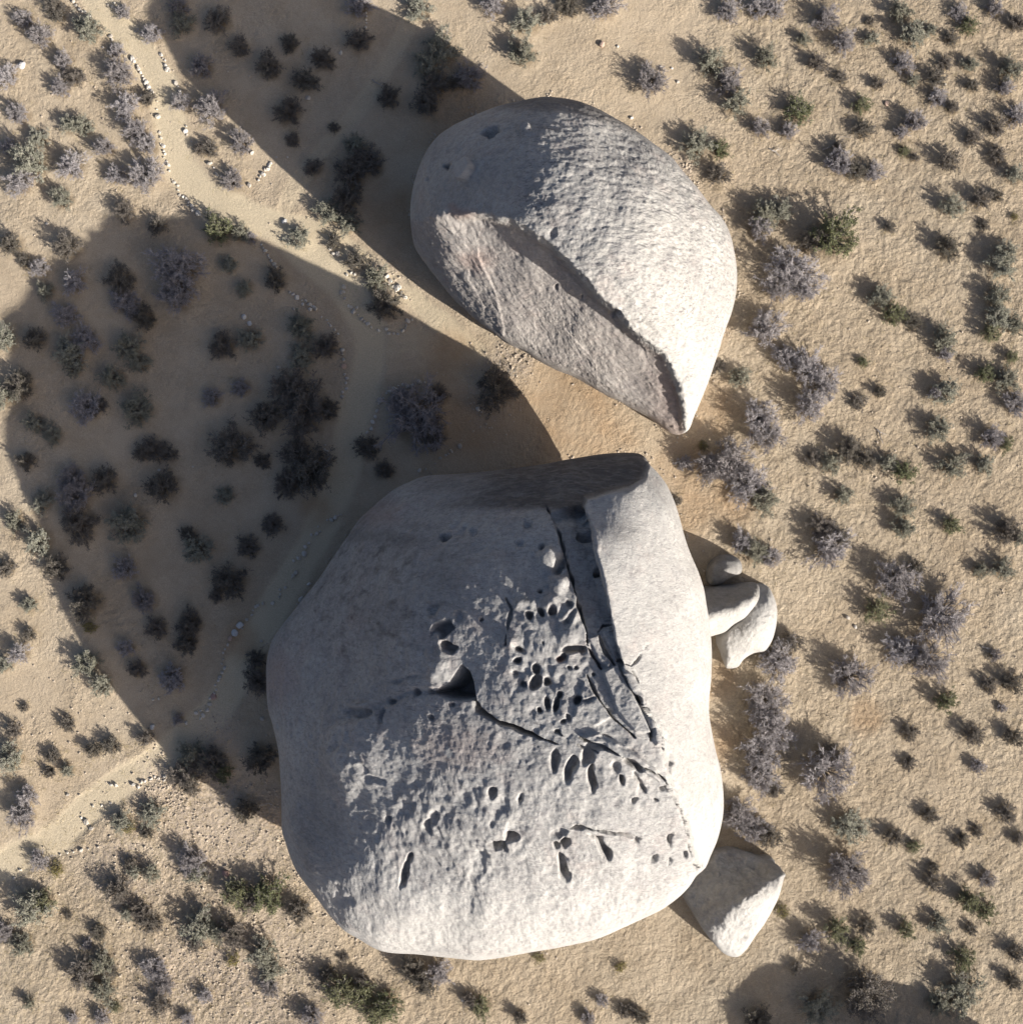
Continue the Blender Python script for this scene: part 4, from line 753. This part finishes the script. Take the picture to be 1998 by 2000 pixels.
# dry grass blades round the shrubs
def dry_grass(n, label):
    g = np.random.default_rng(31); V = []; k = 0
    for i in range(n):
        sx, sy, r, kd = shrubs[g.integers(len(shrubs))]
        if g.random() < .35: px, py = (g.uniform(0, 620), g.uniform(1450, 2000)) if g.random() < .6 else (g.uniform(1400, 2000), g.uniform(0, 2000))
        else:
            a = g.uniform(0, 6.28); q = r * g.uniform(.5, 2.0); px = sx + q * math.cos(a); py = sy + q * math.sin(a)
        if inside(np.array(px), np.array(py), BIG) or inside(np.array(px), np.array(py), UP): continue
        X = float(wx(px)); Y = float(wy(py)); z = ground_z(X, Y)
        if min(abs(X), abs(Y)) > 26: continue
        for b in range(6):
            a = g.uniform(0, 6.28); L = g.uniform(.05, .17); t = g.uniform(.4, 1.2); o = np.array([X + g.normal() * .05, Y + g.normal() * .05, z - .01])
            d = np.array([math.cos(a) * math.sin(t), math.sin(a) * math.sin(t), math.cos(t)]) * L; s = np.array([-math.sin(a), math.cos(a), 0]) * .006
            V += [o - s, o + s, o + d]
    V = np.array(V); F = np.arange(len(V)).reshape(-1, 3)
    me = make_mesh('dry_grass', V, F, False); me.materials.append(M_STRAW)
    return tag(link(bpy.data.objects.new('dry_grass', me)), label, 'grass', None, 'stuff')
dry_grass(7500, 'thin straw-coloured grass tufts round the shrubs')

# dead branches lying on the sand
def dead_branch(px, py, length, ang, label):
    g = np.random.default_rng(int(px * 7 + py)); segs = []
    def grow(p, a, L, r, dep):
        for _ in range(4):
            a2 = a + g.normal() * .35; q = p + np.array([math.cos(a2), math.sin(a2), g.normal() * .10 + .05]) * L / 4; q[2] = max(q[2], .03)
            segs.append((p, q, r, r * .8)); p = q; r *= .8; a = a2
            if dep and g.random() < .75: grow(p, a + g.choice([-1, 1]) * g.uniform(.5, 1.0), L * .5, r * .7, dep - 1)
    grow(np.array([0, 0, .04]), ang, length, .035, 2)
    V, F = prisms(segs); me = make_mesh('dead_branch', V, F, False); me.materials.append(M_DEAD)
    o = bpy.data.objects.new('dead_branch', me); X = float(wx(px)); Y = float(wy(py)); o.location = (X, Y, ground_z(X, Y))
    return tag(link(o), label, 'branch')
dead_branch(728, 155, .7, -.3, 'bleached dead branch on shaded sand above the upper boulder')
dead_branch(1605, 292, 1.0, .2, 'twisted bleached branch left of the shrub clump at upper right')
dead_branch(1712, 838, .7, -1.2, 'dead branch lying on open sand right of the upper boulder')
dead_branch(1915, 1262, .8, -.5, 'bleached branch beside a small twiggy shrub near the right edge')
dead_branch(500, 1575, .8, .6, 'dead branch at a dark shrub left of the huge boulder')
dead_branch(1502, 290, .6, -.9, 'thin dark dead branch on sand right of the upper boulder')
settle_labels()
